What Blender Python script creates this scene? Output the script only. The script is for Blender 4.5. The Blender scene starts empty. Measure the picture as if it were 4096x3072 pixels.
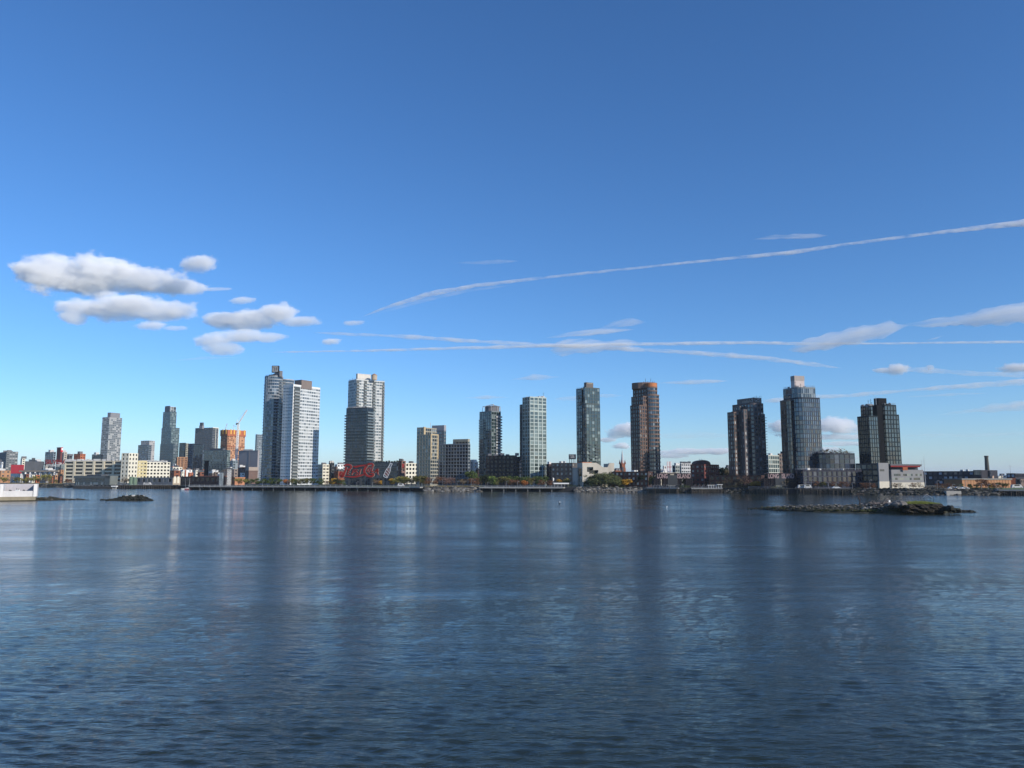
import bpy, math, random
import numpy as np
from mathutils import Vector, noise as mnoise
random.seed(11)
# ------------------------------------------------------------------ scene, camera, light
F = 3094.0; TH = math.radians(6.86); H = 10.0
cT, sT = math.cos(TH), math.sin(TH)
scene = bpy.context.scene
col = scene.collection
def at(px, py, Y):
    "point at world depth Y seen in the direction of photo pixel (px,py)"
    u = (px-2048)/F; v = (1536-py)/F
    k = Y/(cT - v*sT)
    return Vector((u*k, Y, H + (sT + v*cT)*k))
def atz(px, py, z=0.0):
    u = (px-2048)/F; v = (1536-py)/F
    k = (z-H)/(sT+v*cT)
    return Vector((u*k, (cT - v*sT)*k, z))
def tt(px, py=1900):
    return ((px-2048)/F)/(cT - (1536-py)/F*sT)
cam_d = bpy.data.cameras.new("camera"); cam = bpy.data.objects.new("camera", cam_d); col.objects.link(cam)
cam.location = (0, 0, H); cam.rotation_euler = (math.radians(90)+TH, 0, 0)
cam_d.sensor_width = 36; cam_d.lens = 36*F/4096; cam_d.clip_start = 0.5; cam_d.clip_end = 90000
scene.camera = cam
SUN_A = math.radians(56); SUN_E = math.radians(23)
sdir = Vector((math.sin(SUN_A)*math.cos(SUN_E), -math.cos(SUN_A)*math.cos(SUN_E), math.sin(SUN_E)))
sl = bpy.data.lights.new("sun", 'SUN'); sl.energy = 4.2; sl.angle = math.radians(0.53); sl.color = (1.0, 0.93, 0.82)
so = bpy.data.objects.new("sun", sl); col.objects.link(so)
so.rotation_euler = sdir.to_track_quat('Z', 'Y').to_euler(); so.location = (300, -300, 300)
w = bpy.data.worlds.new("World"); scene.world = w; w.use_nodes = True
nt = w.node_tree; nt.nodes.clear()
sky = nt.nodes.new('ShaderNodeTexSky'); sky.sky_type = 'NISHITA'; sky.sun_disc = False
sky.sun_elevation = SUN_E
sky.sun_rotation = math.atan2(sdir.x, sdir.y)
sky.altitude = 0; sky.air_density = 0.9; sky.dust_density = 0.2; sky.ozone_density = 7.0
hs = nt.nodes.new('ShaderNodeHueSaturation'); hs.inputs['Saturation'].default_value = 1.07; hs.inputs['Hue'].default_value = .5015
bg = nt.nodes.new('ShaderNodeBackground'); bg.inputs[1].default_value = 0.15
wo = nt.nodes.new('ShaderNodeOutputWorld')
nt.links.new(sky.outputs[0], hs.inputs['Color']); nt.links.new(hs.outputs[0], bg.inputs[0]); nt.links.new(bg.outputs[0], wo.inputs[0])
scene.view_settings.view_transform = 'Standard'; scene.view_settings.look = 'None'
scene.view_settings.exposure = 0.1; scene.view_settings.gamma = 1
cy = scene.cycles
cy.max_bounces = 14; cy.diffuse_bounces = 2; cy.glossy_bounces = 3; cy.transmission_bounces = 2
cy.volume_bounces = 14; cy.transparent_max_bounces = 6
cy.caustics_reflective = False; cy.caustics_refractive = False
cy.sample_clamp_indirect = 4.0
cy.volume_max_steps = 256; cy.volume_step_rate = .3

# ------------------------------------------------------------------ helpers
class MB:
    def __init__(s): s.v = []; s.f = []; s.m = []
    def add(s, vs, fs, m=0):
        o = len(s.v); s.v += [tuple(v) for v in vs]
        s.f += [tuple(i+o for i in f) for f in fs]; s.m += [m]*len(fs)
    def box(s, c, sz, rz=0.0, m=0):
        ca, sa = math.cos(rz), math.sin(rz); vs = []
        for dz in (-.5, .5):
            for dx, dy in ((-.5,-.5),(.5,-.5),(.5,.5),(-.5,.5)):
                x, y = dx*sz[0], dy*sz[1]
                vs.append((c[0]+x*ca-y*sa, c[1]+x*sa+y*ca, c[2]+dz*sz[2]))
        s.add(vs, [(3,2,1,0),(4,5,6,7),(0,1,5,4),(1,2,6,5),(2,3,7,6),(3,0,4,7)], m)
    def prism(s, poly, z0, z1, m=0, mtop=None):
        n = len(poly); vs = [(p[0],p[1],z0) for p in poly]+[(p[0],p[1],z1) for p in poly]
        s.add(vs, [(i,(i+1)%n,n+(i+1)%n,n+i) for i in range(n)]+[tuple(range(n-1,-1,-1))], m)
        o = len(s.v)-2*n
        s.f.append(tuple(range(o+n, o+2*n))); s.m.append(m if mtop is None else mtop)
    def wallseg(s, p, q, z0, z1, out, inn, t0=0., t1=1., m=0):
        "box along edge p-q (ccw footprint) from t0 to t1, sticking out and in"
        d = Vector((q[0]-p[0], q[1]-p[1])); n = Vector((d.y, -d.x)).normalized()
        a = Vector((p[0],p[1]))+d*t0; b = Vector((p[0],p[1]))+d*t1
        pl = [a-n*inn, a+n*out, b+n*out, b-n*inn]
        pl = [a+n*out, b+n*out, b-n*inn, a-n*inn]
        s.prism(pl, z0, z1, m)
    def quad(s, p, q, z0, z1, off, t0, t1, m=0):
        d = Vector((q[0]-p[0], q[1]-p[1])); n = Vector((d.y, -d.x)).normalized()
        a = Vector((p[0],p[1]))+d*t0+n*off; b = Vector((p[0],p[1]))+d*t1+n*off
        s.add([(a.x,a.y,z0),(b.x,b.y,z0),(b.x,b.y,z1),(a.x,a.y,z1)], [(0,1,2,3)], m)
    def tube(s, pts, r, n=6, m=0, cap=True):
        pts = [Vector(p) for p in pts]
        if not hasattr(r, '__len__'): r = [r]*len(pts)
        vs = []; L = len(pts)
        for i, p in enumerate(pts):
            t = (pts[min(i+1,L-1)]-pts[max(i-1,0)]).normalized()
            a = t.cross(Vector((0,0,1)));
            if a.length < 1e-3: a = t.cross(Vector((1,0,0)))
            a.normalize(); b = t.cross(a).normalized()
            for k in range(n):
                th = 2*math.pi*k/n
                vs.append(p+(a*math.cos(th)+b*math.sin(th))*r[i])
        fs = [(i*n+k, i*n+(k+1)%n, (i+1)*n+(k+1)%n, (i+1)*n+k) for i in range(L-1) for k in range(n)]
        if cap: fs += [tuple(range(n-1,-1,-1)), tuple((L-1)*n+k for k in range(n))]
        s.add(vs, fs, m)
    def bar(s, a, b, r=.1, m=0): s.tube([a, b], r, 4, m)
    def build(s, name, mats, parent=None, smooth=False):
        me = bpy.data.meshes.new(name); me.from_pydata(s.v, [], s.f)
        for mm in (mats if isinstance(mats, (list, tuple)) else [mats]): me.materials.append(mm)
        me.polygons.foreach_set('material_index', s.m)
        if smooth: me.polygons.foreach_set('use_smooth', [True]*len(s.f))
        me.update()
        o = bpy.data.objects.new(name, me); col.objects.link(o)
        if parent is not None:
            o.parent = parent
            o.location = -Vector(parent.location)   # meshes carry world coordinates
        return o
def thing(name, label, cat, loc=(0,0,0), group=None, kind=None):
    o = bpy.data.objects.new(name, None); col.objects.link(o); o.location = loc
    o['label'] = label; o['category'] = cat
    if group: o['group'] = group
    return o
def tag(o, label=None, cat=None, group=None, kind=None):
    if label: o['label'] = label
    if cat: o['category'] = cat
    if group: o['group'] = group
    if kind: o['kind'] = kind
    return o
# ------------------------------------------------------------------ materials
def newmat(name):
    m = bpy.data.materials.new(name); m.use_nodes = True
    n = m.node_tree; b = n.nodes['Principled BSDF']; return m, n, b
def N(n, t, **kw):
    x = n.nodes.new(t)
    for k, v in kw.items(): setattr(x, k, v)
    return x
def mix(n, fac, a, b, blend='MIX'):
    x = N(n, 'ShaderNodeMix', data_type='RGBA', blend_type=blend)
    for s, v in ((x.inputs[0], fac), (x.inputs[6], a), (x.inputs[7], b)):
        if hasattr(v, 'links') or isinstance(v, bpy.types.NodeSocket): n.links.new(v, s)
        else: s.default_value = (*v, 1) if hasattr(v, '__len__') else v
    return x.outputs[2]
def math_(n, op, a, b=None, clamp=False):
    x = N(n, 'ShaderNodeMath', operation=op, use_clamp=clamp)
    for i, v in enumerate((a, b)):
        if v is None: continue
        if isinstance(v, bpy.types.NodeSocket): n.links.new(v, x.inputs[i])
        else: x.inputs[i].default_value = v
    return x.outputs[0]
_mc = {}
def wallm(c, rough=.85, var=.18, scale=.25, metal=0.):
    key = ('w', tuple(c), rough, var, scale, metal)
    if key in _mc: return _mc[key]
    m, n, b = newmat('wall_finish')
    g = N(n, 'ShaderNodeNewGeometry'); mp = N(n, 'ShaderNodeMapping'); mp.inputs['Scale'].default_value = (1,1,.35)
    n.links.new(g.outputs['Position'], mp.inputs[0])
    t = N(n, 'ShaderNodeTexNoise'); t.inputs['Scale'].default_value = scale; t.inputs['Detail'].default_value = 6; t.inputs['Roughness'].default_value = .65
    n.links.new(mp.outputs[0], t.inputs['Vector'])
    r = N(n, 'ShaderNodeMapRange'); r.inputs[1].default_value = .3; r.inputs[2].default_value = .7; r.inputs[3].default_value = 1-var; r.inputs[4].default_value = 1+var
    n.links.new(t.outputs[0], r.inputs[0])
    cm = N(n, 'ShaderNodeVectorMath', operation='SCALE'); cm.inputs[0].default_value = c; n.links.new(r.outputs[0], cm.inputs['Scale'])
    n.links.new(cm.outputs[0], b.inputs['Base Color'])
    b.inputs['Roughness'].default_value = rough; b.inputs['Metallic'].default_value = metal; b.inputs['Specular IOR Level'].default_value = .2
    _mc[key] = m; return m
def glassm(base, lite=(.35,.36,.36), frac=.18, rough=.06, ior=1.8, tilt=.012, metal=0.):
    "window glass: every pane its own shade (blinds, rooms) and its own slight tilt"
    key = ('g', tuple(base), tuple(lite), frac, rough, ior, tilt)
    if key in _mc: return _mc[key]
    m, n, b = newmat('window_glass')
    g = N(n, 'ShaderNodeNewGeometry'); oi = N(n, 'ShaderNodeObjectInfo')
    s = math_(n, 'ADD', g.outputs['Random Per Island'], oi.outputs['Random'])
    wn = N(n, 'ShaderNodeTexWhiteNoise', noise_dimensions='1D'); n.links.new(math_(n, 'MULTIPLY', s, 91.7), wn.inputs['W'])
    f = math_(n, 'GREATER_THAN', wn.outputs['Value'], 1-frac)
    v = N(n, 'ShaderNodeMapRange'); v.inputs[3].default_value = .55; v.inputs[4].default_value = 1.5; n.links.new(wn.outputs['Value'], v.inputs[0])
    cs = N(n, 'ShaderNodeVectorMath', operation='SCALE'); cs.inputs[0].default_value = base; n.links.new(v.outputs[0], cs.inputs['Scale'])
    n.links.new(mix(n, f, cs.outputs[0], lite), b.inputs['Base Color'])
    b.inputs['Roughness'].default_value = rough; b.inputs['IOR'].default_value = ior
    sb = N(n, 'ShaderNodeVectorMath', operation='SUBTRACT'); n.links.new(wn.outputs['Color'], sb.inputs[0]); sb.inputs[1].default_value = (.5,.5,.5)
    sc = N(n, 'ShaderNodeVectorMath', operation='SCALE'); n.links.new(sb.outputs[0], sc.inputs[0]); sc.inputs['Scale'].default_value = tilt*2
    ad = N(n, 'ShaderNodeVectorMath', operation='ADD'); n.links.new(g.outputs['Normal'], ad.inputs[0]); n.links.new(sc.outputs[0], ad.inputs[1])
    nm = N(n, 'ShaderNodeVectorMath', operation='NORMALIZE'); n.links.new(ad.outputs[0], nm.inputs[0]); n.links.new(nm.outputs[0], b.inputs['Normal'])
    b.inputs['Metallic'].default_value = metal
    _mc[key] = m; return m
def leafm(c, c2):
    key = ('l', tuple(c), tuple(c2))
    if key in _mc: return _mc[key]
    m, n, b = newmat('leaves')
    g = N(n, 'ShaderNodeNewGeometry'); t = N(n, 'ShaderNodeTexNoise'); t.inputs['Scale'].default_value = .6; t.inputs['Detail'].default_value = 3
    n.links.new(g.outputs['Position'], t.inputs['Vector'])
    f = math_(n, 'ADD', math_(n, 'MULTIPLY', g.outputs['Random Per Island'], .6), math_(n, 'MULTIPLY', math_(n, 'SUBTRACT', t.outputs[0], .25), .8), True)
    n.links.new(mix(n, f, c, c2), b.inputs['Base Color']); b.inputs['Roughness'].default_value = .7
    b.inputs['Specular IOR Level'].default_value = .2
    b.inputs['Transmission Weight'].default_value = 0
    _mc[key] = m; return m
# ------------------------------------------------------------------ water
def build_water():
    "one sheet, finer near the bank we look from; wave shapes are real relief where the sheet is fine enough"
    rows = [14.0]
    while rows[-1] < 1300: rows.append(rows[-1]*1.0055)
    rows += [1800, 3000, 6000, 12000, 25000]
    ths = np.linspace(math.radians(-52), math.radians(52), 900)
    r = np.array(rows)[:, None]
    X = r*np.tan(ths)[None, :]; Y = np.repeat(r, len(ths), 1) - 0*X
    rng = np.random.default_rng(5)
    Z = np.zeros_like(X)
    cell = r*math.tan(math.radians(52))*2/len(ths)
    celly = np.maximum(r*.0055, cell)
    for i in range(90):
        lam = 0.26*(1.0/0.26)**rng.random()
        a = rng.normal(math.radians(80), math.radians(17))
        k = 2*math.pi/lam; amp = .0046*lam**.9
        ph = rng.random()*6.283
        fade = np.clip(lam/(celly*2.6)-.6, 0, 1)
        p = k*(X*math.cos(a)+Y*math.sin(a))+ph + .9*np.sin(X*.11+i)+.9*np.sin(Y*.07+2*i)
        Z += amp*fade*(np.sin(p)+.25*np.sin(2*p+1.2))
    nr, nc = X.shape
    V = np.stack([X, Y, Z], -1).reshape(-1, 3)
    i = np.arange(nr-1)[:, None]*nc+np.arange(nc-1)[None, :]
    Fc = np.stack([i, i+1, i+nc+1, i+nc], -1).reshape(-1, 4)
    me = bpy.data.meshes.new('water')
    me.vertices.add(len(V)); me.vertices.foreach_set('co', V.astype('f').ravel())
    me.loops.add(Fc.size); me.loops.foreach_set('vertex_index', Fc.astype('i').ravel())
    me.polygons.add(len(Fc)); me.polygons.foreach_set('loop_start', np.arange(0, Fc.size, 4, dtype='i'))
    me.update(calc_edges=True); me.polygons.foreach_set('use_smooth', np.ones(len(Fc), dtype=bool))
    m, n, b = newmat('river_water')
    b.inputs['Base Color'].default_value = (.022, .030, .021, 1); b.inputs['IOR'].default_value = 1.333
    g = N(n, 'ShaderNodeNewGeometry')
    def noise(scale, xyz, detail=3, rough=.55, dist=0):
        mp = N(n, 'ShaderNodeMapping'); mp.inputs['Scale'].default_value = xyz; n.links.new(g.outputs['Position'], mp.inputs[0])
        t = N(n, 'ShaderNodeTexNoise'); t.inputs['Scale'].default_value = scale; t.inputs['Detail'].default_value = detail
        t.inputs['Roughness'].default_value = rough; t.inputs['Distortion'].default_value = dist
        n.links.new(mp.outputs[0], t.inputs['Vector']); return t.outputs[0]
    # wind lanes: calmer slicks and rougher cat's paws lying along the river
    lane = noise(.011, (1, 3.2, 1), 4, .6, .6)
    lr = N(n, 'ShaderNodeMapRange', interpolation_type='SMOOTHSTEP'); lr.inputs[1].default_value = .36; lr.inputs[2].default_value = .62; lr.inputs[3].default_value = .55; lr.inputs[4].default_value = 1.25
    n.links.new(lane, lr.inputs[0])
    patch = noise(.11, (.3, 1.1, 1), 3, .6, .5)
    pr_ = N(n, 'ShaderNodeMapRange'); pr_.inputs[1].default_value = .35; pr_.inputs[2].default_value = .65; pr_.inputs[3].default_value = .55; pr_.inputs[4].default_value = 1.5
    n.links.new(patch, pr_.inputs[0]); amp_ = math_(n, 'MULTIPLY', lr.outputs[0], pr_.outputs[0])
    h1 = noise(4.6, (.55, 1.25, 1), 5, .62, .3)
    bp = N(n, 'ShaderNodeBump'); bp.inputs['Distance'].default_value = .038
    n.links.new(math_(n, 'MULTIPLY', h1, amp_), bp.inputs['Height']); bp.inputs['Strength'].default_value = 1
    h2 = noise(.95, (.32, 1.2, 1), 4, .6, .2)
    bp2 = N(n, 'ShaderNodeBump'); bp2.inputs['Distance'].default_value = .07; bp2.inputs['Strength'].default_value = 1
    n.links.new(math_(n, 'MULTIPLY', h2, pr_.outputs[0]), bp2.inputs['Height']); n.links.new(bp.outputs[0], bp2.inputs['Normal'])
    h3 = noise(.42, (.42, 1.1, 1), 6, .68, .4)
    bp3 = N(n, 'ShaderNodeBump'); bp3.inputs['Distance'].default_value = .17; bp3.inputs['Strength'].default_value = 1
    n.links.new(math_(n, 'MULTIPLY', h3, lr.outputs[0]), bp3.inputs['Height']); n.links.new(bp2.outputs[0], bp3.inputs['Normal'])
    n.links.new(bp3.outputs[0], b.inputs['Normal'])
    rr = N(n, 'ShaderNodeMapRange'); rr.inputs[1].default_value = .5; rr.inputs[2].default_value = 1.25; rr.inputs[3].default_value = .03; rr.inputs[4].default_value = .08
    n.links.new(lr.outputs[0], rr.inputs[0]); n.links.new(rr.outputs[0], b.inputs['Roughness'])
    me.materials.append(m)
    o = bpy.data.objects.new('water', me); col.objects.link(o); tag(o, 'dark blue rippled river water filling the foreground', 'water', kind='structure')
build_water()

# ------------------------------------------------------------------ clouds and contrails: real volumes of vapour far outside
def cloud_mat(lobes, dens, nscale, namp, gain, stretch=(1,1,1), albedo=(1,1,1), seed=0., aniso=0.):
    m = bpy.data.materials.new('cloud_vapour'); m.use_nodes = True; n = m.node_tree; n.nodes.clear()
    out = N(n, 'ShaderNodeOutputMaterial'); pv = N(n, 'ShaderNodeVolumePrincipled')
    pv.inputs['Color'].default_value = (*albedo, 1); pv.inputs['Anisotropy'].default_value = aniso
    tc = N(n, 'ShaderNodeTexCoord'); Fo = None
    for (c, r) in lobes:
        a = N(n, 'ShaderNodeVectorMath', operation='SUBTRACT'); n.links.new(tc.outputs['Object'], a.inputs[0]); a.inputs[1].default_value = c
        d = N(n, 'ShaderNodeVectorMath', operation='DIVIDE'); n.links.new(a.outputs[0], d.inputs[0]); d.inputs[1].default_value = r
        l = N(n, 'ShaderNodeVectorMath', operation='LENGTH'); n.links.new(d.outputs[0], l.inputs[0])
        f = math_(n, 'SUBTRACT', 1.0, l.outputs['Value'])
        Fo = f if Fo is None else math_(n, 'MAXIMUM', Fo, f)
    mp = N(n, 'ShaderNodeMapping'); mp.inputs['Scale'].default_value = stretch; mp.inputs['Location'].default_value = (seed*7, seed*3, seed)
    n.links.new(tc.outputs['Object'], mp.inputs[0])
    t = N(n, 'ShaderNodeTexNoise'); t.inputs['Scale'].default_value = nscale; t.inputs['Detail'].default_value = 8; t.inputs['Roughness'].default_value = .64
    n.links.new(mp.outputs[0], t.inputs['Vector'])
    t2 = N(n, 'ShaderNodeTexNoise'); t2.inputs['Scale'].default_value = nscale*3.2; t2.inputs['Detail'].default_value = 6; t2.inputs['Roughness'].default_value = .72
    n.links.new(tc.outputs['Object'], t2.inputs['Vector'])
    Fo = math_(n, 'ADD', Fo, math_(n, 'MULTIPLY', math_(n, 'SUBTRACT', t2.outputs[0], .52), namp*.45))
    e = math_(n, 'ADD', Fo, math_(n, 'MULTIPLY', math_(n, 'SUBTRACT', t.outputs[0], .5), namp))
    e = math_(n, 'MULTIPLY', e, gain, True)
    n.links.new(math_(n, 'MULTIPLY', e, dens), pv.inputs['Density'])
    n.links.new(pv.outputs[0], out.inputs['Volume']); return m
def cloud(name, label, Y, lobes, dens=.011, nscale=.0045, namp=2.0, gain=4.5, depth=.6, stretch=(.55,1,1.5), albedo=(1,1,1), seed=0., cat='cloud', group=None, aniso=-.35):
    "lobes: (px, py, rx, ry) as seen in the photo, set at distance Y"
    P = []
    for (px, py, rx, ry) in lobes:
        c = at(px, py, Y); k = Y/F
        P.append((c, (rx*k, max(min(rx, ry*2.2)*depth, ry*.8)*k, ry*k)))
    lo = Vector([min(c[i]-r[i]*1.25 for c, r in P) for i in range(3)]); hi = Vector([max(c[i]+r[i]*1.25 for c, r in P) for i in range(3)])
    ce = (lo+hi)/2
    b = MB(); b.box((0,0,0), hi-lo)
    o = b.build(name, cloud_mat([((c-ce)[:], r) for c, r in P], dens, nscale, namp, gain, stretch, albedo, seed, aniso)); o.location = ce
    tag(o, label, cat, group); return o
CL = 'fair-weather clouds'
cloud('cloud', 'largest grey-white cloud, high at the left edge of the sky', 7300,
   [(215,1095,150,78),(400,1085,170,66),(560,1120,170,50),(700,1150,120,40),(330,1130,140,55),(860,1157,90,9)], seed=1, group=CL)
cloud('cloud', 'long puffy cloud directly under the largest one, flat underneath', 6200,
   [(330,1225,130,40),(500,1225,190,52),(640,1245,140,42),(290,1265,60,32),(440,1190,50,30)], seed=2, group=CL)
cloud('cloud', 'small oval cloud standing alone right of the largest cloud', 7000, [(800,1052,82,34)], seed=3, group=CL)
cloud('cloud', 'tiny lone cloud above the forked grey cloud', 7000, [(972,1200,62,16)], seed=4, dens=.012, group=CL)
cloud('cloud', 'grey cloud with a raised forked tail pointing down to the right', 7200,
   [(900,1275,90,36),(1000,1275,140,42),(1110,1255,90,42),(1135,1228,30,26),(1190,1285,90,22)], seed=5, group=CL)
cloud('cloud', 'white-topped cloud just above the tower with the rooftop sign', 6100,
   [(860,1355,100,32),(980,1345,130,32),(1060,1350,90,24),(900,1392,80,26)], seed=6, group=CL)
cloud('cloud', 'flat wispy grey cloud under the long puffy cloud', 7000, [(610,1300,75,20),(700,1312,60,12)], seed=7, dens=.01, group=CL)
cloud('cloud', 'tiny pinkish cloud at the lower end of the curved trail', 8000, [(1414,1291,56,13)], seed=8, dens=.01, albedo=(1,.97,.95), group=CL)
cloud('cloud', 'small pale cloud between the forked cloud and the trails', 8000, [(1325,1365,48,16)], seed=9, dens=.014, group=CL)
cloud('cloud', 'big white cumulus bank between the two right-hand glass towers', 15000,
   [(3345,1700,105,36),(3180,1712,130,34),(3330,1748,130,13),(3370,1775,110,10),(3290,1800,110,13),(3350,1828,90,9)], seed=10, nscale=.003, dens=.012, group=CL)
cloud('cloud', 'small bright cumulus above the roof with the black penthouse', 13000, [(3590,1475,52,22),(3545,1480,50,12),(3720,1470,16,12)], seed=11, nscale=.004, group=CL)
cloud('cloud', 'small bright cumulus cut by the right edge of the sky', 13000, [(4070,1470,80,20)], seed=12, nscale=.004, group=CL)
cloud('cloud', 'puffy white cloud against the left side of the round-ended brown tower', 15000, [(2520,1718,85,30),(2470,1738,40,14)], seed=13, nscale=.004, group=CL)
cloud('cloud', 'low pair of white puffs right of the dark green glass tower', 15000, [(2432,1760,45,12),(2485,1783,38,14)], seed=14, nscale=.004, dens=.016, group=CL)
cloud('cloud', 'long low line of white cloud right of the round-ended brown tower', 18000, [(2760,1806,150,15),(2680,1822,80,10),(2850,1805,70,14)], seed=15, nscale=.003, dens=.014, group=CL)
WS = 'thin high streaks of ice cloud'
def streak(label, pts, Y=22000, dens=.0006, name='ice_cloud', cat='thin cloud', group=WS, seed=0, nscale=.004, wob=.5, albedo=(1,1,1), fibre=None):
    "a soft sausage of thin vapour along a path of (px, py, half-height px)"
    P = []
    for i in range(len(pts)-1):
        (a, b, r0), (c, d, r1) = pts[i], pts[i+1]
        n_ = max(2, int(abs(c-a)/25))
        for j in range(n_):
            t = j/n_; P.append((a+(c-a)*t, b+(d-b)*t, r0+(r1-r0)*t))
    P.append(pts[-1]); rnd = random.Random(seed)
    k = Y/F; vs = []; M = 12
    c0 = at(*pts[len(pts)//2][:2], Y)
    for i, (px, py, r) in enumerate(P):
        e = min(1, (i+.02)/3, (len(P)-1-i+.02)/3)**.5
        wv = r*(1+wob*(mnoise.noise(Vector((i*.35, seed*3.1, 0)))))*e
        c = at(px, py, Y)-c0
        for q in range(M):
            th = 2*math.pi*q/M
            vs.append((c.x, c.y+math.cos(th)*wv*k*1.6, c.z+math.sin(th)*wv*k*(1+.25*rnd.uniform(-1,1))))
    mb = MB(); L = len(P)
    mb.add(vs, [(i*M+q, i*M+(q+1)%M, (i+1)*M+(q+1)%M, (i+1)*M+q) for i in range(L-1) for q in range(M)]+[tuple(range(M-1,-1,-1)), tuple((L-1)*M+q for q in range(M))])
    m = bpy.data.materials.new('ice_vapour'); m.use_nodes = True; n = m.node_tree; n.nodes.clear()
    out = N(n, 'ShaderNodeOutputMaterial'); pv = N(n, 'ShaderNodeVolumePrincipled'); pv.inputs['Color'].default_value = (*albedo, 1)
    if fibre is not None: nscale = .0035
    tc = N(n, 'ShaderNodeTexCoord'); t = N(n, 'ShaderNodeTexNoise'); t.inputs['Scale'].default_value = nscale; t.inputs['Detail'].default_value = 7; t.inputs['Roughness'].default_value = .65
    mp = N(n, 'ShaderNodeMapping'); mp.inputs['Scale'].default_value = (.5,1,1.6); mp.inputs['Rotation'].default_value = (0,.12,0)
    if fibre is not None: mp.vector_type = 'TEXTURE'; mp.inputs['Scale'].default_value = (9,2,.8); mp.inputs['Rotation'].default_value = (0,-math.radians(fibre),0)
    n.links.new(tc.outputs['Object'], mp.inputs[0]); n.links.new(mp.outputs[0], t.inputs['Vector'])
    r_ = N(n, 'ShaderNodeMapRange'); r_.inputs[1].default_value = .36; r_.inputs[2].default_value = .66; r_.inputs[3].default_value = .4*dens; r_.inputs[4].default_value = 11*dens
    n.links.new(t.outputs[0], r_.inputs[0]); n.links.new(r_.outputs[0], pv.inputs['Density'])
    n.links.new(pv.outputs[0], out.inputs['Volume'])
    o = mb.build(name, m); o.location = c0; tag(o, label, cat, group); return o
CT = 'aircraft vapour trails'
streak('long curved vapour trail climbing from centre left to the right edge of the sky',
   [(1425,1276,2),(1550,1228,7),(1700,1180,11),(1900,1143,8),(2200,1108,6),(2600,1066,5),(2900,1035,6),(3150,1012,9),(3400,975,6),(3750,930,7),(4200,878,16)], name='vapour_trail', cat='contrail', group=CT, seed=1, dens=.0007, wob=.3)
streak('thin straight vapour trail running nearly level across the sky above all the towers',
   [(1080,1409,3),(1500,1402,5),(2000,1388,7),(2500,1377,7),(3000,1370,7),(3200,1375,6),(3500,1374,4),(4200,1366,6)], name='vapour_trail', cat='contrail', group=CT, seed=2, dens=.0012, wob=.2)
streak('faint spread vapour trail slanting down to the right under the level one',
   [(1250,1330,5),(1600,1345,8),(1950,1368,8),(2300,1385,8),(2700,1406,9),(3000,1428,10),(3200,1450,9),(3370,1473,6)], name='vapour_trail', cat='contrail', group=CT, seed=3, dens=.0006)
streak('feathery patch where the level trail crosses, with a ragged upper edge', [(2200,1400,30),(2300,1385,42),(2420,1385,30),(2560,1370,14)], seed=4, dens=.00026, fibre=12)
streak('short feathered streak rising above the crossing trails', [(2180,1352,4),(2300,1335,11),(2420,1325,14),(2540,1318,9)], seed=5, dens=.0006, fibre=8)
streak('broad fan-shaped veil above the tallest right-hand tower', [(3150,1400,15),(3250,1378,38),(3400,1345,42),(3550,1318,26),(3640,1300,10)], seed=6, dens=.00024, fibre=14)
streak('wide bright band entering from the right edge of the sky', [(3600,1302,8),(3750,1290,20),(3900,1275,28),(4200,1240,42)], seed=7, dens=.00024, fibre=8)
streak('short bright streak just above the long curved trail', [(3005,958,3),(3100,948,9),(3250,943,10),(3312,942,6)], seed=8, dens=.0004, fibre=4)
streak('faint short streak above the middle of the skyline', [(1810,1052,3),(1940,1049,9),(2080,1044,6)], seed=9, dens=.00022)
streak('small wispy streak over the white grid tower', [(2035,1520,5),(2130,1508,12),(2245,1508,4)], seed=10, dens=.0004)
streak('small lens-shaped streak over the faceted balcony tower', [(1850,1592,3),(1950,1588,8),(2045,1590,3)], seed=11, dens=.0006)
streak('low streak passing behind the tallest right-hand tower', [(3040,1607,12),(3200,1592,10),(3400,1582,9),(3620,1562,6),(3800,1548,10),(4200,1520,14)], seed=12, dens=.0005)
streak('low streak starting at the orange roof of the brown tower', [(2620,1532,4),(2760,1529,9),(2920,1523,5)], seed=13, dens=.0006)
streak('faint low streak near the right edge above the chimney', [(3750,1660,4),(3950,1635,14),(4200,1610,22)], seed=14, dens=.0002)
streak('pale streak joining the small cumulus puffs at the right', [(3480,1478,7),(3700,1480,12),(3900,1495,10),(4200,1500,10)], seed=15, dens=.0003)
streak('wispy pair of streaks right of the dark green glass tower', [(2215,1598,8),(2320,1592,14),(2400,1582,10),(2500,1583,5)], seed=16, dens=.0003)
streak('faint veil low behind the red brick vaulted building', [(2600,1745,10),(2800,1740,14),(2950,1745,10)], seed=17, dens=.00012)

streak('faint diffuse fringe hanging under the curved trail near its lower end', [(1480,1262,3),(1650,1212,10),(1850,1165,8),(2050,1140,4)], seed=21, dens=.00015)
streak('bent hook-shaped streak above the level trail at far right', [(3700,1362,2),(3745,1352,5),(3780,1340,4)], seed=22, dens=.0004)
streak('thin low streak between the dark two-tone tower and the right edge', [(3620,1588,3),(3800,1578,6),(3960,1572,3)], seed=23, dens=.0003)
streak('long faint veil low over the school and the black factory', [(3560,1745,3),(3700,1740,7),(3900,1742,8),(4200,1730,9)], seed=24, dens=.00012)
streak('faint streak left of the forked trails, above the construction crane', [(660,1445,3),(800,1433,6),(960,1428,3)], seed=25, dens=.0002)
streak('feathered upper plume curling up from the crossing trails', [(2380,1322,4),(2450,1300,14),(2530,1285,17),(2590,1290,6)], seed=26, dens=.0002, fibre=20)
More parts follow.
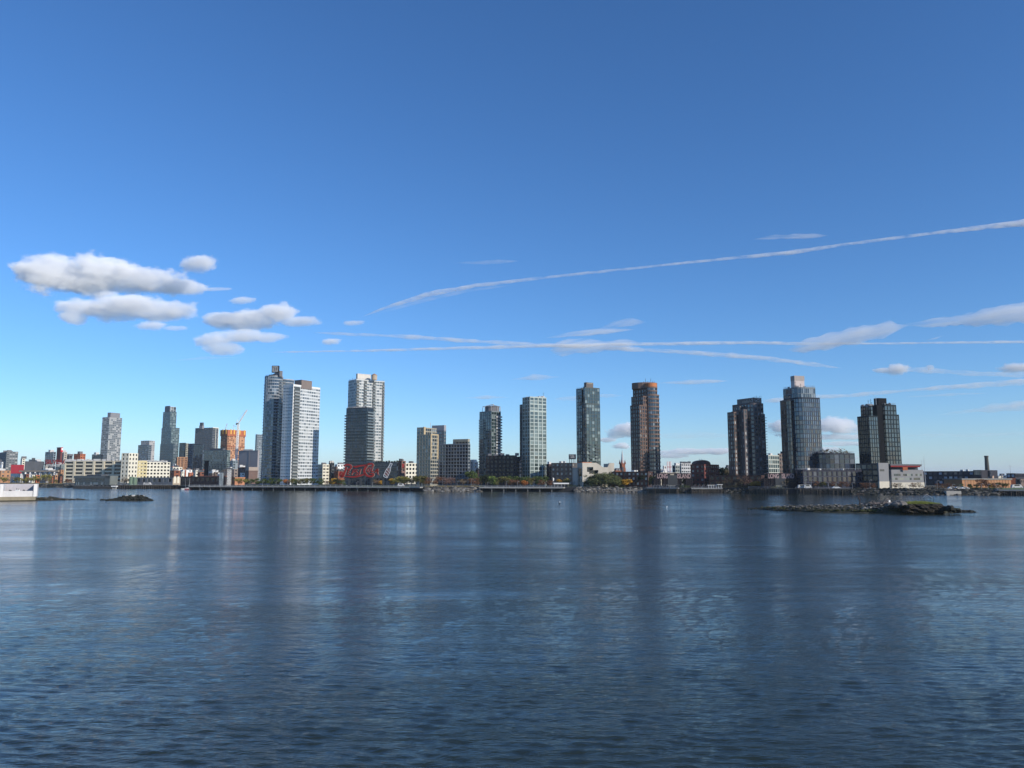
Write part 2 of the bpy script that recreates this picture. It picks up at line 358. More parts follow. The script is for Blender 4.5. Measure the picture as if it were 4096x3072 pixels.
# ------------------------------------------------------------------ shore and ground
SH = [(-900,1940),(-300,1946),(150,1948),(300,1950),(470,1954),(720,1955),(771,1959),(1000,1960),(1650,1964),(1693,1964.5),(1905,1965),(1927,1965.3),(2200,1966),(2330,1966.5),(2590,1968.5),(2722,1970),(2895,1970.5),(3150,1974),(3410,1976.5),(3640,1979),(3980,1980.5),(4096,1981.5),(4500,1984),(5200,1992)]
SW = [atz(*p) for p in SH]
def shoreY(px):
    "depth of the water's edge in the direction of photo column px"
    t = tt(px, 1960)
    for a, b in zip(SW, SW[1:]):
        ta, tb = a.x/a.y, b.x/b.y
        if ta <= t <= tb:
            # intersection of the ray x=t*y with the segment a-b
            d = b-a; s = (t*a.y-a.x)/(d.x-t*d.y); return a.y+d.y*s
    return SW[0].y if t < 0 else SW[-1].y
GZ = 3.0
M_ground = wallm((.10,.105,.085), .95, .35, .03)
g = MB(); n = len(SW); back = 1.2
top = [(p.x, p.y+back, GZ) for p in SW]; far = [(p.x/p.y*14000, 14000, GZ) for p in SW]; bot = [(p.x, p.y+back, -3) for p in SW]
g.add(top+far, [(i, i+1, n+i+1, n+i) for i in range(n-1)])
g.build('ground', M_ground); tag(bpy.data.objects['ground'], 'flat city ground behind the far shore', 'ground', kind='structure')
def strip(name, label, px0, px1, d0, d1, z, mat, kind='structure', cat='ground', steps=24, wob=0):
    mb = MB(); A = []; B = []
    for i in range(steps+1):
        px = px0+(px1-px0)*i/steps; Y = shoreY(px); t = tt(px, 1945)
        w0 = wob*mnoise.noise(Vector((i*.6, 3, 0))); w1 = wob*mnoise.noise(Vector((i*.6, 9, 0)))
        A.append((t*(Y+d0+w0), Y+d0+w0, z)); B.append((t*(Y+d1+w1), Y+d1+w1, z))
    m_ = steps+1
    mb.add(A+B, [(i, i+1, m_+i+1, m_+i) for i in range(steps)])
    return tag(mb.build(name, mat), label, cat, kind=kind)
M_grass = wallm((.12,.19,.045), .95, .35, .15)
M_dry = wallm((.26,.20,.09), .95, .3, .2)
M_path = wallm((.30,.28,.25), .9, .15, .1)
strip('lawn', 'green park lawn behind the long promenade below the white tower', 1020, 1660, 14, 46, GZ+.02, M_grass)
strip('lawn', 'green park lawn between the dry meadow and the twin beige and grey apartment blocks', 1700, 1930, 22, 52, GZ+.02, M_grass)
strip('meadow', 'tan dry meadow strip along the rocky shore', 1697, 1925, 5, 21, GZ+.02, M_dry, wob=3)
strip('path', 'pale paved riverside path under the autumn trees', 1935, 2320, 8, 15, GZ+.02, M_path)
strip('lawn', 'small green lawn under the big willows', 2335, 2500, 8, 30, GZ+.03, M_grass, wob=3)
strip('lawn', 'bright green lawn at the right edge of the far shore', 3935, 4200, 18, 60, GZ+.02, M_grass)
# ------------------------------------------------------------------ building kit
def foot(l, c, r, Y, phi=62, py=1900):
    "footprint from the photo columns of its left edge, nearest corner and right edge; near corner at depth Y"
    ph = math.radians(phi); cp, sp = math.cos(ph), math.sin(ph)
    tl, tc, tr = tt(l, py), tt(c, py), tt(r, py)
    X = tc*Y; w = (tr*Y-X)/(cp-tr*sp); d = (X-tl*Y)/(sp+tl*cp)
    C = Vector((X, Y)); R = C+Vector((cp, sp))*w; L = C+Vector((-sp, cp))*d
    return [C, R, R+L-C, L]
def off(poly, d):
    "outset (+) or inset (-) of a convex ccw footprint"
    n = len(poly); out = []
    for i in range(n):
        a, b, c = poly[i-1], poly[i], poly[(i+1)%n]
        e1 = (b-a).normalized(); e2 = (c-b).normalized()
        n1 = Vector((e1.y, -e1.x)); n2 = Vector((e2.y, -e2.x)); k = 1+n1.dot(n2)
        out.append(b+(n1+n2)*(d/max(k, .3)))
    return out
def rnd(poly, idx, r, seg=6):
    "round the corners listed in idx with radius r"
    out = []; n = len(poly)
    for i, p in enumerate(poly):
        if i not in idx: out.append(p); continue
        a = (poly[i-1]-p); b = (poly[(i+1)%n]-p); rr = min(r, a.length*.48, b.length*.48)
        a.normalize(); b.normalize()
        for k in range(seg+1):
            t = k/seg; p0 = p+a*rr; p1 = p+b*rr
            out.append(p0*(1-t)**2+p*2*t*(1-t)+p1*t*t)
    return out
def circ(c, r, n=20, ry=None, rot=0):
    ry = ry or r
    return [Vector((c[0]+math.cos(a)*r*math.cos(rot)-math.sin(a)*ry*math.sin(rot), c[1]+math.cos(a)*r*math.sin(rot)+math.sin(a)*ry*math.cos(rot))) for a in [2*math.pi*i/n for i in range(n)]]
def zof(py, Y, px=2048): return at(px, py, Y).z
def facing(p, q):
    d = q-p; nrm = Vector((d.y, -d.x)); m_ = (p+q)/2
    return nrm.dot(-m_) > 0
def vol(par, poly, z0, z1, W, G, fh=3., bay=3., sp=.34, pier=.18, rec=.3, parap=.8, roof=None, wname='wall', proud=.05, rows=True, nrow=None, sprows=None):
    """one storeyed volume: wall mesh (core, floor bands, piers) and one window_row part per storey.
    sp = share of a storey that is solid band, pier = share of a bay that is solid."""
    mb = MB(); core = off(poly, -rec)
    mb.prism(core, z0, z1-parap*.5, 0, 1)
    nf = nrow or max(1, round((z1-parap-z0)/fh)); fh = (z1-parap-z0)/nf
    for k in range(nf+1):
        if k == nf: a, b = z1-parap-sp*fh*.5, z1
        else: a = z0+k*fh; b = a+sp*fh
        if sp > 0 or k == nf: mb.prism(poly, a, b, 0, 0 if k < nf else 1) if k < nf else None
    # parapet ring
    n = len(poly)
    for i in range(n):
        mb.wallseg(poly[i], poly[(i+1)%n], z1-parap-.15, z1, proud*.5, rec+.1)
    panes = []
    for i in range(n):
        p, q = poly[i], poly[(i+1)%n]; L = (q-p).length
        nb = max(1, round(L/bay)) if n < 9 or L > bay*1.5 else 1
        fc = facing(p, q)
        if pier > 0 and fc:
            pw = pier*L/nb
            for j in range(nb+1):
                t = j/nb; t0 = max(0, t-pw/2/L); t1 = min(1, t+pw/2/L)
                if n >= 9 and nb == 1 and j == 1: continue
                mb.wallseg(p, q, z0, z1-.02, proud, rec+.02, t0, t1)
        if fc:
            for j in range(nb):
                panes.append((p, q, (j+pier*.5)/nb if pier else j/nb, (j+1-pier*.5)/nb if pier else (j+1)/nb))
        else: panes.append((p, q, 0, 1))
    wl = mb.build(wname, [W, roof or M_roof], par)
    if not rows: return wl
    gm = MB(); h0, h1 = fh*sp, fh
    for (p, q, a, b) in panes: gm.quad(p, q, 0, h1-h0, -rec+.04, a, b)
    first = gm.build('window_row', G, par)
    first.location.z += z0+h0
    for k in range(1, nf):
        o = first.copy(); col.objects.link(o); o.parent = par; o.location.z = first.location.z+k*fh
    return wl
M_roof = wallm((.16,.155,.15), .95, .2, .3)
def base_of(poly, z=GZ):
    c = sum(poly, Vector((0,0)))/len(poly); return (c.x, c.y, z)
def bld(name, label, cat, l, c, r, top, Y, W, G, phi=62, group=None, z0=GZ, pen=None, **kw):
    f = foot(l, c, r, Y, phi, kw.pop('py', 1900)); t = thing(name, label, cat, base_of(f), group)
    vol(t, f, z0, zof(top, Y, c), W, G, **kw)
    if pen:   # rooftop box: (left, corner, right, top, dY, material, name)
        for P_ in (pen if isinstance(pen, list) else [pen]):
            g_ = foot(P_[0], P_[1], P_[2], Y+P_[4], phi, 1600); mb = MB(); mb.prism(g_, zof(top, Y, c)-2, zof(P_[3], Y+P_[4], P_[1]))
            mb.prism(off(g_, .12), zof(P_[3], Y+P_[4], P_[1])-.5, zof(P_[3], Y+P_[4], P_[1])+.02)
            mb.build(P_[6] if len(P_) > 6 else 'rooftop_box', P_[5], t)
    return t, f
def slab_poly(p, q, t0, t1, d, inn=.1):
    e = q-p; n = Vector((e.y, -e.x)).normalized(); a = p+e*t0; b = p+e*t1
    return [a+n*d, b+n*d, b-n*inn, a-n*inn]
def balconies(par, p, q, t0, t1, z0, z1, n, depth, mat, rail=None, first=0, h=1.05):
    "one balcony part per storey on the wall p-q"
    fh = (z1-z0)/n; mb = MB(); pl = slab_poly(p, q, t0, t1, depth)
    mb.prism(pl, -.12, .12)
    if rail:
        for (a, b) in ((pl[3], pl[0]), (pl[0], pl[1]), (pl[1], pl[2])):
            mb.wallseg(a, b, .12, h, -.06, .12, m=1)
            mb.wallseg(a, b, h, h+.07, -.02, .16, m=0)
    o = mb.build('balcony', [mat, rail or mat], par); zz = o.location.z; o.location.z = zz+z0+fh*first
    for k in range(first+1, n):
        c_ = o.copy(); col.objects.link(c_); c_.parent = par; c_.location.z = zz+z0+fh*k
    return o
def text_mesh(name, body, mat, origin, xdir, up, size, depth=.2, par=None, xscale=1.0, bold=0.):
    cu = bpy.data.curves.new('lettering', 'FONT'); cu.body = body; cu.size = size; cu.extrude = depth; cu.align_x = 'CENTER'; cu.align_y = 'CENTER'; cu.offset = bold
    tmp = bpy.data.objects.new('lettering', cu); col.objects.link(tmp)
    me = bpy.data.meshes.new_from_object(tmp.evaluated_get(bpy.context.evaluated_depsgraph_get()))
    bpy.data.objects.remove(tmp); bpy.data.curves.remove(cu)
    x = Vector(xdir).normalized(); u = Vector(up).normalized(); nrm = x.cross(u)
    for v in me.vertices: v.co = Vector(origin)+x*v.co.x*xscale+u*v.co.y+nrm*v.co.z
    me.name = name; me.materials.clear(); me.materials.append(mat)
    o = bpy.data.objects.new(name, me); col.objects.link(o)
    if par is not None: o.parent = par; o.location = -Vector(par.location)
    return o
# palette
white = wallm((.72,.72,.70), .6, .08); cream = wallm((.70,.66,.54), .8, .10); beige = wallm((.36,.33,.25), .85, .12)
conc = wallm((.42,.39,.34), .9, .16, .12); lconc = wallm((.55,.54,.52), .9, .1, .2); dgrey = wallm((.085,.09,.10), .7, .2)
brick = wallm((.22,.085,.05), .9, .2, .4); dbrick = wallm((.07,.04,.035), .9, .25, .3); tanb = wallm((.40,.21,.11), .9, .15, .3)
brown = wallm((.155,.115,.095), .85, .15); steel = wallm((.035,.04,.048), .6, .3, .5); navy = wallm((.04,.05,.065), .6, .15)
grey = wallm((.26,.26,.27), .85, .1); mgrey = wallm((.16,.16,.17), .8, .12); orange = wallm((.45,.17,.075), .85, .15); rust = wallm((.42,.13,.06), .9, .2)
black = wallm((.02,.022,.026), .7, .2); metal = wallm((.5,.5,.5), .45, .1, metal=.5); redm = wallm((.38,.035,.03), .5, .12); bluegrey = wallm((.22,.26,.29), .5, .1)
g_blue = glassm((.03,.045,.06), (.22,.25,.27), .15, ior=1.9); g_dark = glassm((.012,.018,.024), (.12,.13,.14), .12, ior=1.65)
g_green = glassm((.025,.045,.042), (.16,.20,.19), .25, ior=1.8); g_lite = glassm((.10,.12,.13), (.42,.42,.40), .35, ior=1.8)
g_brown = glassm((.03,.028,.03), (.22,.2,.18), .15, ior=1.75); g_navy = glassm((.012,.019,.032), (.05,.068,.10), .25, ior=1.7)
g_black = glassm((.012,.013,.015), (.05,.05,.05), .1, ior=1.5); g_rail = glassm((.12,.15,.16), (.2,.22,.22), .3, ior=1.6)
# ------------------------------------------------------------------ the main towers
RT = 'residential towers of the waterfront skyline'
# T1: round-fronted grey tower with the sign box
Y = 735; c0 = at(1082, 1900, Y+10); R1 = 36.5/F*Y
t = thing('apartment_tower', 'round-fronted grey tower carrying the dark square sign box', 'tower', (c0.x, c0.y, GZ), RT)
zt = zof(1501, Y)
cyl = circ((c0.x, c0.y), R1, 26); cyl_T1 = cyl
silv = wallm((.34,.36,.38), .45, .1)
vol(t, cyl, GZ, zt, silv, g_blue, fh=3.05, bay=3, sp=.24, pier=.1, rec=.22)
wing = rnd(foot(1100, 1128, 1180, Y+8, 48, 1700), (0,1,2,3), 6)
vol(t, wing, GZ, zof(1510, Y), silv, g_blue, fh=3.05, bay=2.6, sp=.24, pier=.1, rec=.22)
e0, e1 = Vector((c0.x+R1*.80, c0.y-R1*.52)), Vector((at(1136,1700,Y+6).x, Y+6))
balconies(t, e0, e1, 0, 1, GZ+3, zt-3, 34, 1.5, silv, g_rail)
l0 = Vector((c0.x-R1*.95, c0.y+2)); l1 = Vector((c0.x-R1*.90, c0.y-4))
balconies(t, l0, l1, 0, 1, GZ+3, zt-6, 34, .9, silv)
pen = foot(1084, 1118, 1130, Y+2, 30, 1500); mb = MB(); mb.prism(pen, zt-1, zof(1482, Y)); mb.build('rooftop_box', mgrey, t)
pa, pb = at(1087, 1478, Y-2.0), at(1115, 1478, Y-2.0); zb, zc = zof(1491, Y), zof(1464, Y)
mb = MB(); mb.box(((pa.x+pb.x)/2, Y-1, (zb+zc)/2), (pb.x-pa.x, 2.4, zc-zb)); sg = mb.build('sign_box', black, t)
mb = MB(); cx, czz = (pa.x+pb.x)/2, (zb+zc)/2; w_, h_ = pb.x-pa.x, zc-zb
mb.box((cx, Y-2.28, czz), (w_*.80, .1, h_*.80))
o = mb.build('sign_face', wallm((.30,.31,.32), .6, .05), t)
mb = MB()
for (x, z, a, b) in ((-.16,.19,.34,.07),(-.1,-.06,.07,.45),(.14,-.02,.07,.52),(.24,.19,.2,.07),(.22,.0,.16,.07)): mb.box((cx+x*w_, Y-2.40, czz+z*h_), (a*w_, .12, b*h_))
mb.build('lettering', black, t)
# T2: white slab tower with dark balcony slot
t, f = bld('apartment_tower', 'bright white gridded tower beside the round-fronted tower, with a dark slot of balconies', 'tower', 1133, 1174, 1281, 1541, 700, wallm((.58,.60,.60), .6, .08), glassm((.14,.16,.17), (.36,.37,.36), .35, ior=1.8), phi=60, py=1560, group=RT,
           fh=2.95, bay=2.9, sp=.42, pier=.16, rec=.3, pen=(1176, 1204, 1246, 1519, 8, wallm((.20,.165,.15), .9, .1)))
T2f = f; C, R = f[0], f[1]; zt = zof(1541, 700, 1174)
mb = MB(); mb.wallseg(C, R, GZ, zt-1, .10, .1, .03, .24); mb.build('balcony_slot', wallm((.07,.085,.09), .5, .1), t)
balconies(t, C, R, .03, .24, GZ+2.5, zt-3, 29, 1.1, lconc, g_rail)
mb = MB(); mb.bar((C.x-.1, C.y-.2, GZ), (C.x-.1, C.y-.2, zt+1), .35); mb.wallseg(f[3], C, zt-.1, zt+1.0, .05, .3); mb.wallseg(C, R, zt-.1, zt+1.0, .05, .3); mb.build('white_trim', white, t)
# west side of T2 reads as white blind wall with small openings: extra solid ribs
mb = MB(); nfl = round((zt-GZ-.8)/2.95)
for k in range(nfl):
    z = GZ+k*(zt-GZ-.8)/nfl
    mb.wallseg(f[3], C, z+1.9, z+2.9, .07, .3)
mb.build('wall_bands', white, t)
# T4: white tower with columns of balconies
off4 = wallm((.54,.55,.53), .7, .08)
t, f = bld('apartment_tower', 'white tower with stacked balcony columns and a water tank, rising behind the dark balcony tower', 'tower', 1392, 1424, 1537, 1516, 760, off4, g_lite, phi=38, py=1600, group=RT,
           fh=2.95, bay=2.8, sp=.40, pier=.12, rec=.35, pen=(1422, 1428, 1481, 1494, 6, wallm((.62,.58,.52), .8, .08)))
T4f = f; C, R = f[0], f[1]; zt = zof(1516, 760, 1424)
for (a, b) in ((0.0,.10), (.27,.37), (.58,.68), (.93,1.0)):
    mb = MB(); mb.wallseg(C, R, GZ, zt-1.2, .09, .1, a, b); mb.build('balcony_slot', wallm((.09,.10,.10), .6, .1), t)
    balconies(t, C, R, a, b, GZ+2.8, zt-2.5, 33, 1.5, off4, g_rail, first=8)
cc = at(1497, 1510, 768); zk = zof(1520, 768); mb = MB(); mb.prism(circ((cc.x, cc.y), 2.9, 14), zk, zof(1500, 768)); mb.build('water_tank', wallm((.45,.36,.27), .9, .1), t)
mb = MB(); top_ = zof(1494, 768); zz = zof(1501, 768); cp = circ((cc.x, cc.y), 3.2, 14)
mb.add([(p.x, p.y, zz) for p in cp]+[(cc.x, cc.y, top_)], [(i, (i+1)%14, 14) for i in range(14)]+[tuple(range(13,-1,-1))]); mb.build('tank_roof', tanb, t)
# T3: dark tower with long balconies
t, f = bld('apartment_tower', 'dark glass tower ringed by thin balcony slabs, standing in front of the white one', 'tower', 1384, 1466, 1493, 1629, 690, wallm((.035,.043,.05), .5, .1), g_navy, phi=66, py=1700, group=RT,
           fh=2.95, bay=2.6, sp=.16, pier=.10, rec=.25)
T3f = f; C, R, Bk, L = f; zt = zof(1629, 690, 1466)
slabm = wallm((.17,.19,.20), .7, .08)
balconies(t, C, R, -.02, 1.03, GZ+12, zt-2.5, 21, 1.6, slabm, g_rail)
balconies(t, Bk, L, .55, 1.0, GZ+12, zt-5, 21, 1.9, slabm, g_rail)
nn = Vector(((C-L).y, -(C-L).x)).normalized()
balconies(t, L, C, 0.0, 1.0, GZ+12, zt-2.5, 21, .18, slabm)
mb = MB()
for k in range(4):
    p = C+(R-C)*(k/3); mb.box((p.x, p.y, GZ+5), (.5, .5, 10))
mb.build('column', slabm, t)
mb = MB(); q = at(1420, 1625, 695); mb.box((q.x, q.y+6, zt+.6), (6, 4, 1.6)); mb.box((q.x+6, q.y+8, zt+.9), (2, 2, 2.2)); mb.build('rooftop_box', grey, t)
# dark low glass wing beside it
t, f = bld('apartment_block', 'low dark glass block behind the bottle of the big red sign', 'building', 1491, 1586, 1592, 1848, 655, navy, g_navy, phi=63, fh=3.2, bay=3.4, sp=.12, pier=.09, rec=.2)
balconies(t, f[3], f[0], 0, 1, GZ+6.4, zof(1848,655)-2, 4, .15, slabm)
mb = MB()
for k in range(9):
    p = f[3]+(f[0]-f[3])*(k/8*.9+.05); mb.box((p.x+1, p.y+3, zof(1848,655)+.4), (1.6, 1.2, .9+.5*(k%3)))
mb.build('roof_planting', wallm((.05,.06,.045), .9, .3, 1.), t)
# D1: stepped beige block + grey rear block + right wing
t, f = bld('apartment_block', 'stepped beige-framed apartment tower with a long wing in shade, standing behind the dry meadow', 'building', 1668, 1723, 1754, 1737, 640, wallm((.33,.31,.25), .8, .1), g_blue, phi=60, fh=3.0, bay=2.6, sp=.30, pier=.16, rec=.3, py=1750)
f2 = foot(1668, 1694, 1747, 648, 60, 1720)
vol(t, f2, GZ, zof(1709, 648, 1694), wallm((.33,.31,.25), .8, .1), g_blue, fh=3.0, bay=2.8, sp=.30, pier=.14)
pst = wallm((.46,.36,.22), .85, .1); mb = MB(); mb.wallseg(f2[0], f2[1], GZ+20, zof(1707,648,1694), .6, .2, .0, .12); mb.build('pilaster', pst, t)
mb = MB(); mb.wallseg(f[0], f[1], zof(1739,640), zof(1735,640), .12, .3); mb.wallseg(f[0], f[1], GZ+22, zof(1739,640), .11, .3, .0, .12); mb.wallseg(f[0], f[1], GZ+22, zof(1739,640), .11, .3, .86, 1); mb.build('cream_frame', pst, t)
f3 = foot(1728, 1776, 1784, 680, 62, 1720); vol(t, f3, GZ, zof(1722, 680), mgrey, g_blue, fh=3.0, bay=2.6, sp=.3, pier=.12)
mb = MB(); mb.prism(off(f3, .1), zof(1722,680)+.02, zof(1700.5,680)); mb.build('blank_upper_wall', wallm((.30,.30,.32), .85, .08), t)
f4 = foot(1748, 1872, 1881, 664, 62, 1800); vol(t, f4, GZ, zof(1774, 664, 1876), wallm((.24,.26,.28), .6, .1), g_navy, fh=3.0, bay=2.8, sp=.26, pier=.10)
f5 = foot(1810, 1872, 1881, 664.5, 62, 1760); vol(t, off(f5,-.3), zof(1774,664)-.4, zof(1755.5, 664), wallm((.33,.31,.25), .8, .1), g_blue, fh=3.0, bay=2.8, sp=.3, pier=.1, nrow=1, parap=2.2)
mb = MB(); a, b = at(1722,1690,660), at(1722,1709,660); mb.bar(a, b, .18); mb.build('mast', metal, t)
# T6: faceted tower with balconies
t, f = bld('apartment_tower', 'faceted grey-green tower with zigzag balconies down its sunny right edge', 'tower', 1918, 1966, 2003, 1643, 655, wallm((.17,.20,.21), .5, .1), g_green, phi=42, py=1700, group=RT, fh=2.95, bay=2.6, sp=.22, pier=.12, rec=.25, wname='wall')
C, R, Bk, L = f; zt = zof(1643, 655, 1966)
balconies(t, C, R, .42, 1.06, GZ+2.5, zt-3, 24, 1.2, white, g_lite)
balconies(t, L, C, .0, .38, GZ+4, zt-6, 24, .9, slabm, g_rail)
crown = circ((at(1969,1640,665).x, 665), 6.2, 12); mb = MB(); mb.prism(crown, zt-.5, zof(1627,665)); mb.build('rooftop_box', mgrey, t)
mb = MB(); cpt = at(1966,1618,665)
for k in range(8):
    a = 2*math.pi*k/8; p0 = Vector((cpt.x+8*math.cos(a), cpt.y+8*math.sin(a), zt)); p1 = Vector((cpt.x+7.6*math.cos(a), cpt.y+7.6*math.sin(a), zof(1627,665)))
    mb.bar(p0, p1, .2); mb.bar(p1, (cpt.x, cpt.y, cpt.z), .18)
    b = 2*math.pi*(k+1)/8; mb.bar(p1, (cpt.x+7.6*math.cos(b), cpt.y+7.6*math.sin(b), zof(1627,665)), .18)
mb.bar((cpt.x+1.5, cpt.y-2, zt), (cpt.x+1.5, cpt.y-2, zof(1616,663)), .5); mb.build('crown_frame', metal, t)
# dark low block
t, f = bld('apartment_block', 'low dark brown block wedged between the faceted tower and the white grid tower', 'building', 1944, 2055, 2068, 1821, 632, wallm((.045,.035,.035), .85, .15), g_black, phi=63, fh=3.2, bay=3.6, sp=.45, pier=.45, rec=.25)
f2 = foot(2048, 2078, 2086, 640, 63); vol(t, f2, GZ, zof(1826,640), navy, g_navy, fh=3.0, bay=3, sp=.3, pier=.1)
mb = MB()
for (px_, h_) in ((1960,1.6),(1985,1.1),(2010,2.0),(2030,1.2),(2068,2.2)):
    q = at(px_, 1820, 645); mb.box((q.x, q.y, zof(1821,632)+h_/2), (3.2, 3, h_))
mb.build('rooftop_box', mgrey, t)
# T7: white grid tower
wg = wallm((.40,.46,.43), .55, .06)
t = thing('apartment_tower', 'slim tower wrapped in a crisp white square grid over green glass', 'tower', (at(2119,1900,650).x, 660, GZ), RT)
f = foot(2090, 2119.5, 2186, 640, 32, 1700); T7f = f; zt = zof(1586, 640, 2119)
vol(t, f, GZ, zt, wg, glassm((.05,.075,.07), (.14,.18,.17), .3, ior=1.8), fh=3.05, bay=4.0, sp=.20, pier=.20, rec=.35, parap=.5)
f2 = foot(2079, 2092, 2120, 655, 32, 1700); vol(t, f2, GZ, zof(1617, 655), wallm((.10,.11,.12), .6, .1), g_brown, fh=3.05, bay=3, sp=.26, pier=.16)
for (a, b) in ((2119.5,2119.5),):
    mb = MB()
    for k in range(5):
        z = zt-.4-k*5.7
        if k < 3: mb.wallseg(f[0], f[1], z-.5, z+.45, .12, .2)
    mb.build('grid_bands', wg, t)
# T8: dark green glass tower
t = thing('apartment_tower', 'dark green glass tower standing behind the concrete library', 'tower', (at(2340,1900,700).x, 710, GZ), RT)
gg = wallm((.055,.075,.078), .45, .1)
fA = foot(2306, 2328, 2400, 712, 32, 1700); T8A = fA; vol(t, fA, GZ, zof(1553,712), gg, g_green, fh=3.0, bay=3.0, sp=.16, pier=.12, rec=.2)
fB = foot(2330, 2346, 2401, 700, 32, 1700); vol(t, fB, GZ, zof(1614,700), gg, g_green, fh=3.0, bay=3.0, sp=.18, pier=.14, rec=.2)
fC = foot(2333, 2340, 2399, 706, 32, 1600); vol(t, fC, zof(1614,700)-2, zof(1548,706), gg, g_green, fh=3.0, bay=3.0, sp=.14, pier=.14, rec=.2)
mb = MB(); g_ = foot(2336, 2345, 2373, 712, 32, 1540); mb.prism(g_, zof(1553,712)-1, zof(1529,712)); mb.build('rooftop_box', wallm((.14,.12,.11), .85, .15), t)
mb = MB(); mb.wallseg(g_[0], g_[1], zof(1534,712), zof(1531,712), .05, .1, .1, .9); mb.build('louvre_strip', wallm((.3,.28,.22), .8, .2), t)
mb = MB(); nfl = 8
for k in range(nfl):
    z = GZ+14+k*3.0
    for (a, b) in ((.16,.34), (.60,.86)): mb.wallseg(fB[0], fB[1], z+.3, z+1.3, .9, 0, a, b)
mb.build('balcony_fronts', gg, t)
# T9: brown tower with round end
t = thing('apartment_tower', 'brown masonry tower with a round glazed end and an orange roof ring', 'tower', (at(2580,1900,560).x, 565, GZ), RT)
bt = wallm((.13,.088,.073), .85, .12); bc = wallm((.19,.13,.105), .85, .1)
ce = at(2606, 1700, 566); rad = 33/F*566
cyl = circ((ce.x, ce.y), rad, 24); vol(t, cyl, GZ, zof(1577, 560), bc, g_blue, fh=2.9, bay=3, sp=.34, pier=.10, rec=.35)
cyl2 = circ((ce.x, ce.y), rad-1.2, 24); vol(t, cyl2, zof(1577,560)-.5, zof(1545, 560), bc, g_blue, fh=2.9, bay=3, sp=.34, pier=.10, rec=.3, nrow=2)
cyl3 = circ((ce.x, ce.y), rad-1.6, 24); mb = MB(); mb.prism(cyl3, zof(1545,560)-.5, zof(1530.5,560)); mb.build('roof_ring', orange, t)
fA = foot(2523, 2560, 2590, 556, 38, 1750); vol(t, fA, GZ, zof(1619, 556), bt, g_brown, fh=2.9, bay=2.5, sp=.36, pier=.36, rec=.3)
fB = foot(2527, 2574, 2600, 559, 38, 1700); vol(t, fB, GZ, zof(1583, 559), bt, g_brown, fh=2.9, bay=2.5, sp=.36, pier=.36, rec=.3)
fC = foot(2532, 2586, 2604, 563, 38, 1600); vol(t, fC, zof(1583,559)-1, zof(1553, 563), bt, g_brown, fh=2.9, bay=2.5, sp=.36, pier=.36, rec=.3)
mb = MB(); ell = circ((at(2580,1540,570).x, 572), 9.5, 20, ry=7.0); mb.prism(ell, zof(1556,570), zof(1532,570)); mb.build('roof_drum', bc, t)
mb = MB()
for k in range(7): q = at(2575+k*7, 1530, 566); mb.bar((q.x, q.y, zof(1533,566)), (q.x, q.y, zof(1533,566)+1.5+2*(k%3==1)), .12)
mb.build('antenna', steel, t)
pi, qi = Vector((at(2563,1700,554).x, 553.5)), Vector((at(2574,1700,554).x, 555))
balconies(t, pi, qi, 0, 1, GZ+3, zof(1625,556), 24, 1.0, bc)
# T10: dark brick tower with sign cap
t = thing('apartment_tower', 'dark brick stepped tower with square emblems on its rooftop cap', 'tower', (at(2990,1900,520).x, 530, GZ), RT)
db = wallm((.125,.088,.075), .85, .15); db2 = wallm((.12,.10,.10), .7, .15); capm = wallm((.17,.15,.14), .85, .1)
fA = foot(2914, 2940, 2951, 520, 26, 1800); vol(t, fA, GZ, zof(1647,520), db, g_lite, fh=2.85, bay=2.3, sp=.36, pier=.42, rec=.3)
fB = foot(2931, 2962, 2974, 521, 26, 1800); vol(t, fB, GZ, zof(1643,521), db, g_lite, fh=2.85, bay=3.2, sp=.34, pier=.40, rec=.3)
fB2 = foot(2950, 2980, 2994, 518, 26, 1800); vol(t, fB2, GZ, zof(1637,518), db2, g_lite, fh=2.85, bay=2.7, sp=.36, pier=.5, rec=.3)
fC = rnd(foot(2932, 3010, 3056, 522, 26, 1700), (0,), 5, 3); vol(t, fC, GZ, zof(1611,522), db2, g_blue, fh=2.85, bay=3.0, sp=.32, pier=.3, rec=.3)
fD = foot(3008, 3046, 3063, 524, 26, 1750); vol(t, fD, GZ, zof(1655,524), db2, g_blue, fh=2.85, bay=2.6, sp=.3, pier=.22, rec=.3)
balconies(t, fD[0], fD[1], .45, 1.12, GZ+8, zof(1660,524), 22, 1.3, grey)
fE = foot(2931, 2960, 2975, 528, 26, 1650); vol(t, fE, GZ+40, zof(1624,528), capm, g_blue, fh=2.85, bay=2.6, sp=.4, pier=.4, rec=.3)
fF = foot(2948, 3013, 3046, 526, 26, 1600); mb = MB(); mb.prism(fF, zof(1611,522)-1, zof(1590,526)); mb.build('rooftop_cap', capm, t)
mb = MB()
for (e0_, e1_, a, b) in ((fF[3], fF[0], .80, .985), (fF[0], fF[1], .12, .82)): mb.wallseg(e0_, e1_, zof(1606,526), zof(1592,526), .15, .1, a, b)
mb.build('sign_panel', black, t)
mb = MB()
for (e0_, e1_, a, b) in ((fF[3], fF[0], .81, .975), (fF[0], fF[1], .18, .76)):
    z0_, z1_ = zof(1605,526), zof(1593,526); e = e1_-e0_; nr = Vector((e.y,-e.x)).normalized()*.22
    P0 = e0_+e*a+nr; P1 = e0_+e*b+nr; r_ = .16
    q = [(P0.x,P0.y,z0_),(P1.x,P1.y,z0_),(P1.x,P1.y,z1_),(P0.x,P0.y,z1_)]
    for i in range(4): mb.bar(q[i], q[(i+1)%4], r_)
    m0 = Vector(q[0]).lerp(Vector(q[2]), .2); m1 = Vector(q[0]).lerp(Vector(q[2]), .8); mb.bar(m0, m1, r_*1.3)
    mb.bar(m1, m1-Vector((0,0,1.1)), r_)
mb.build('emblem', lconc, t)
mb = MB()
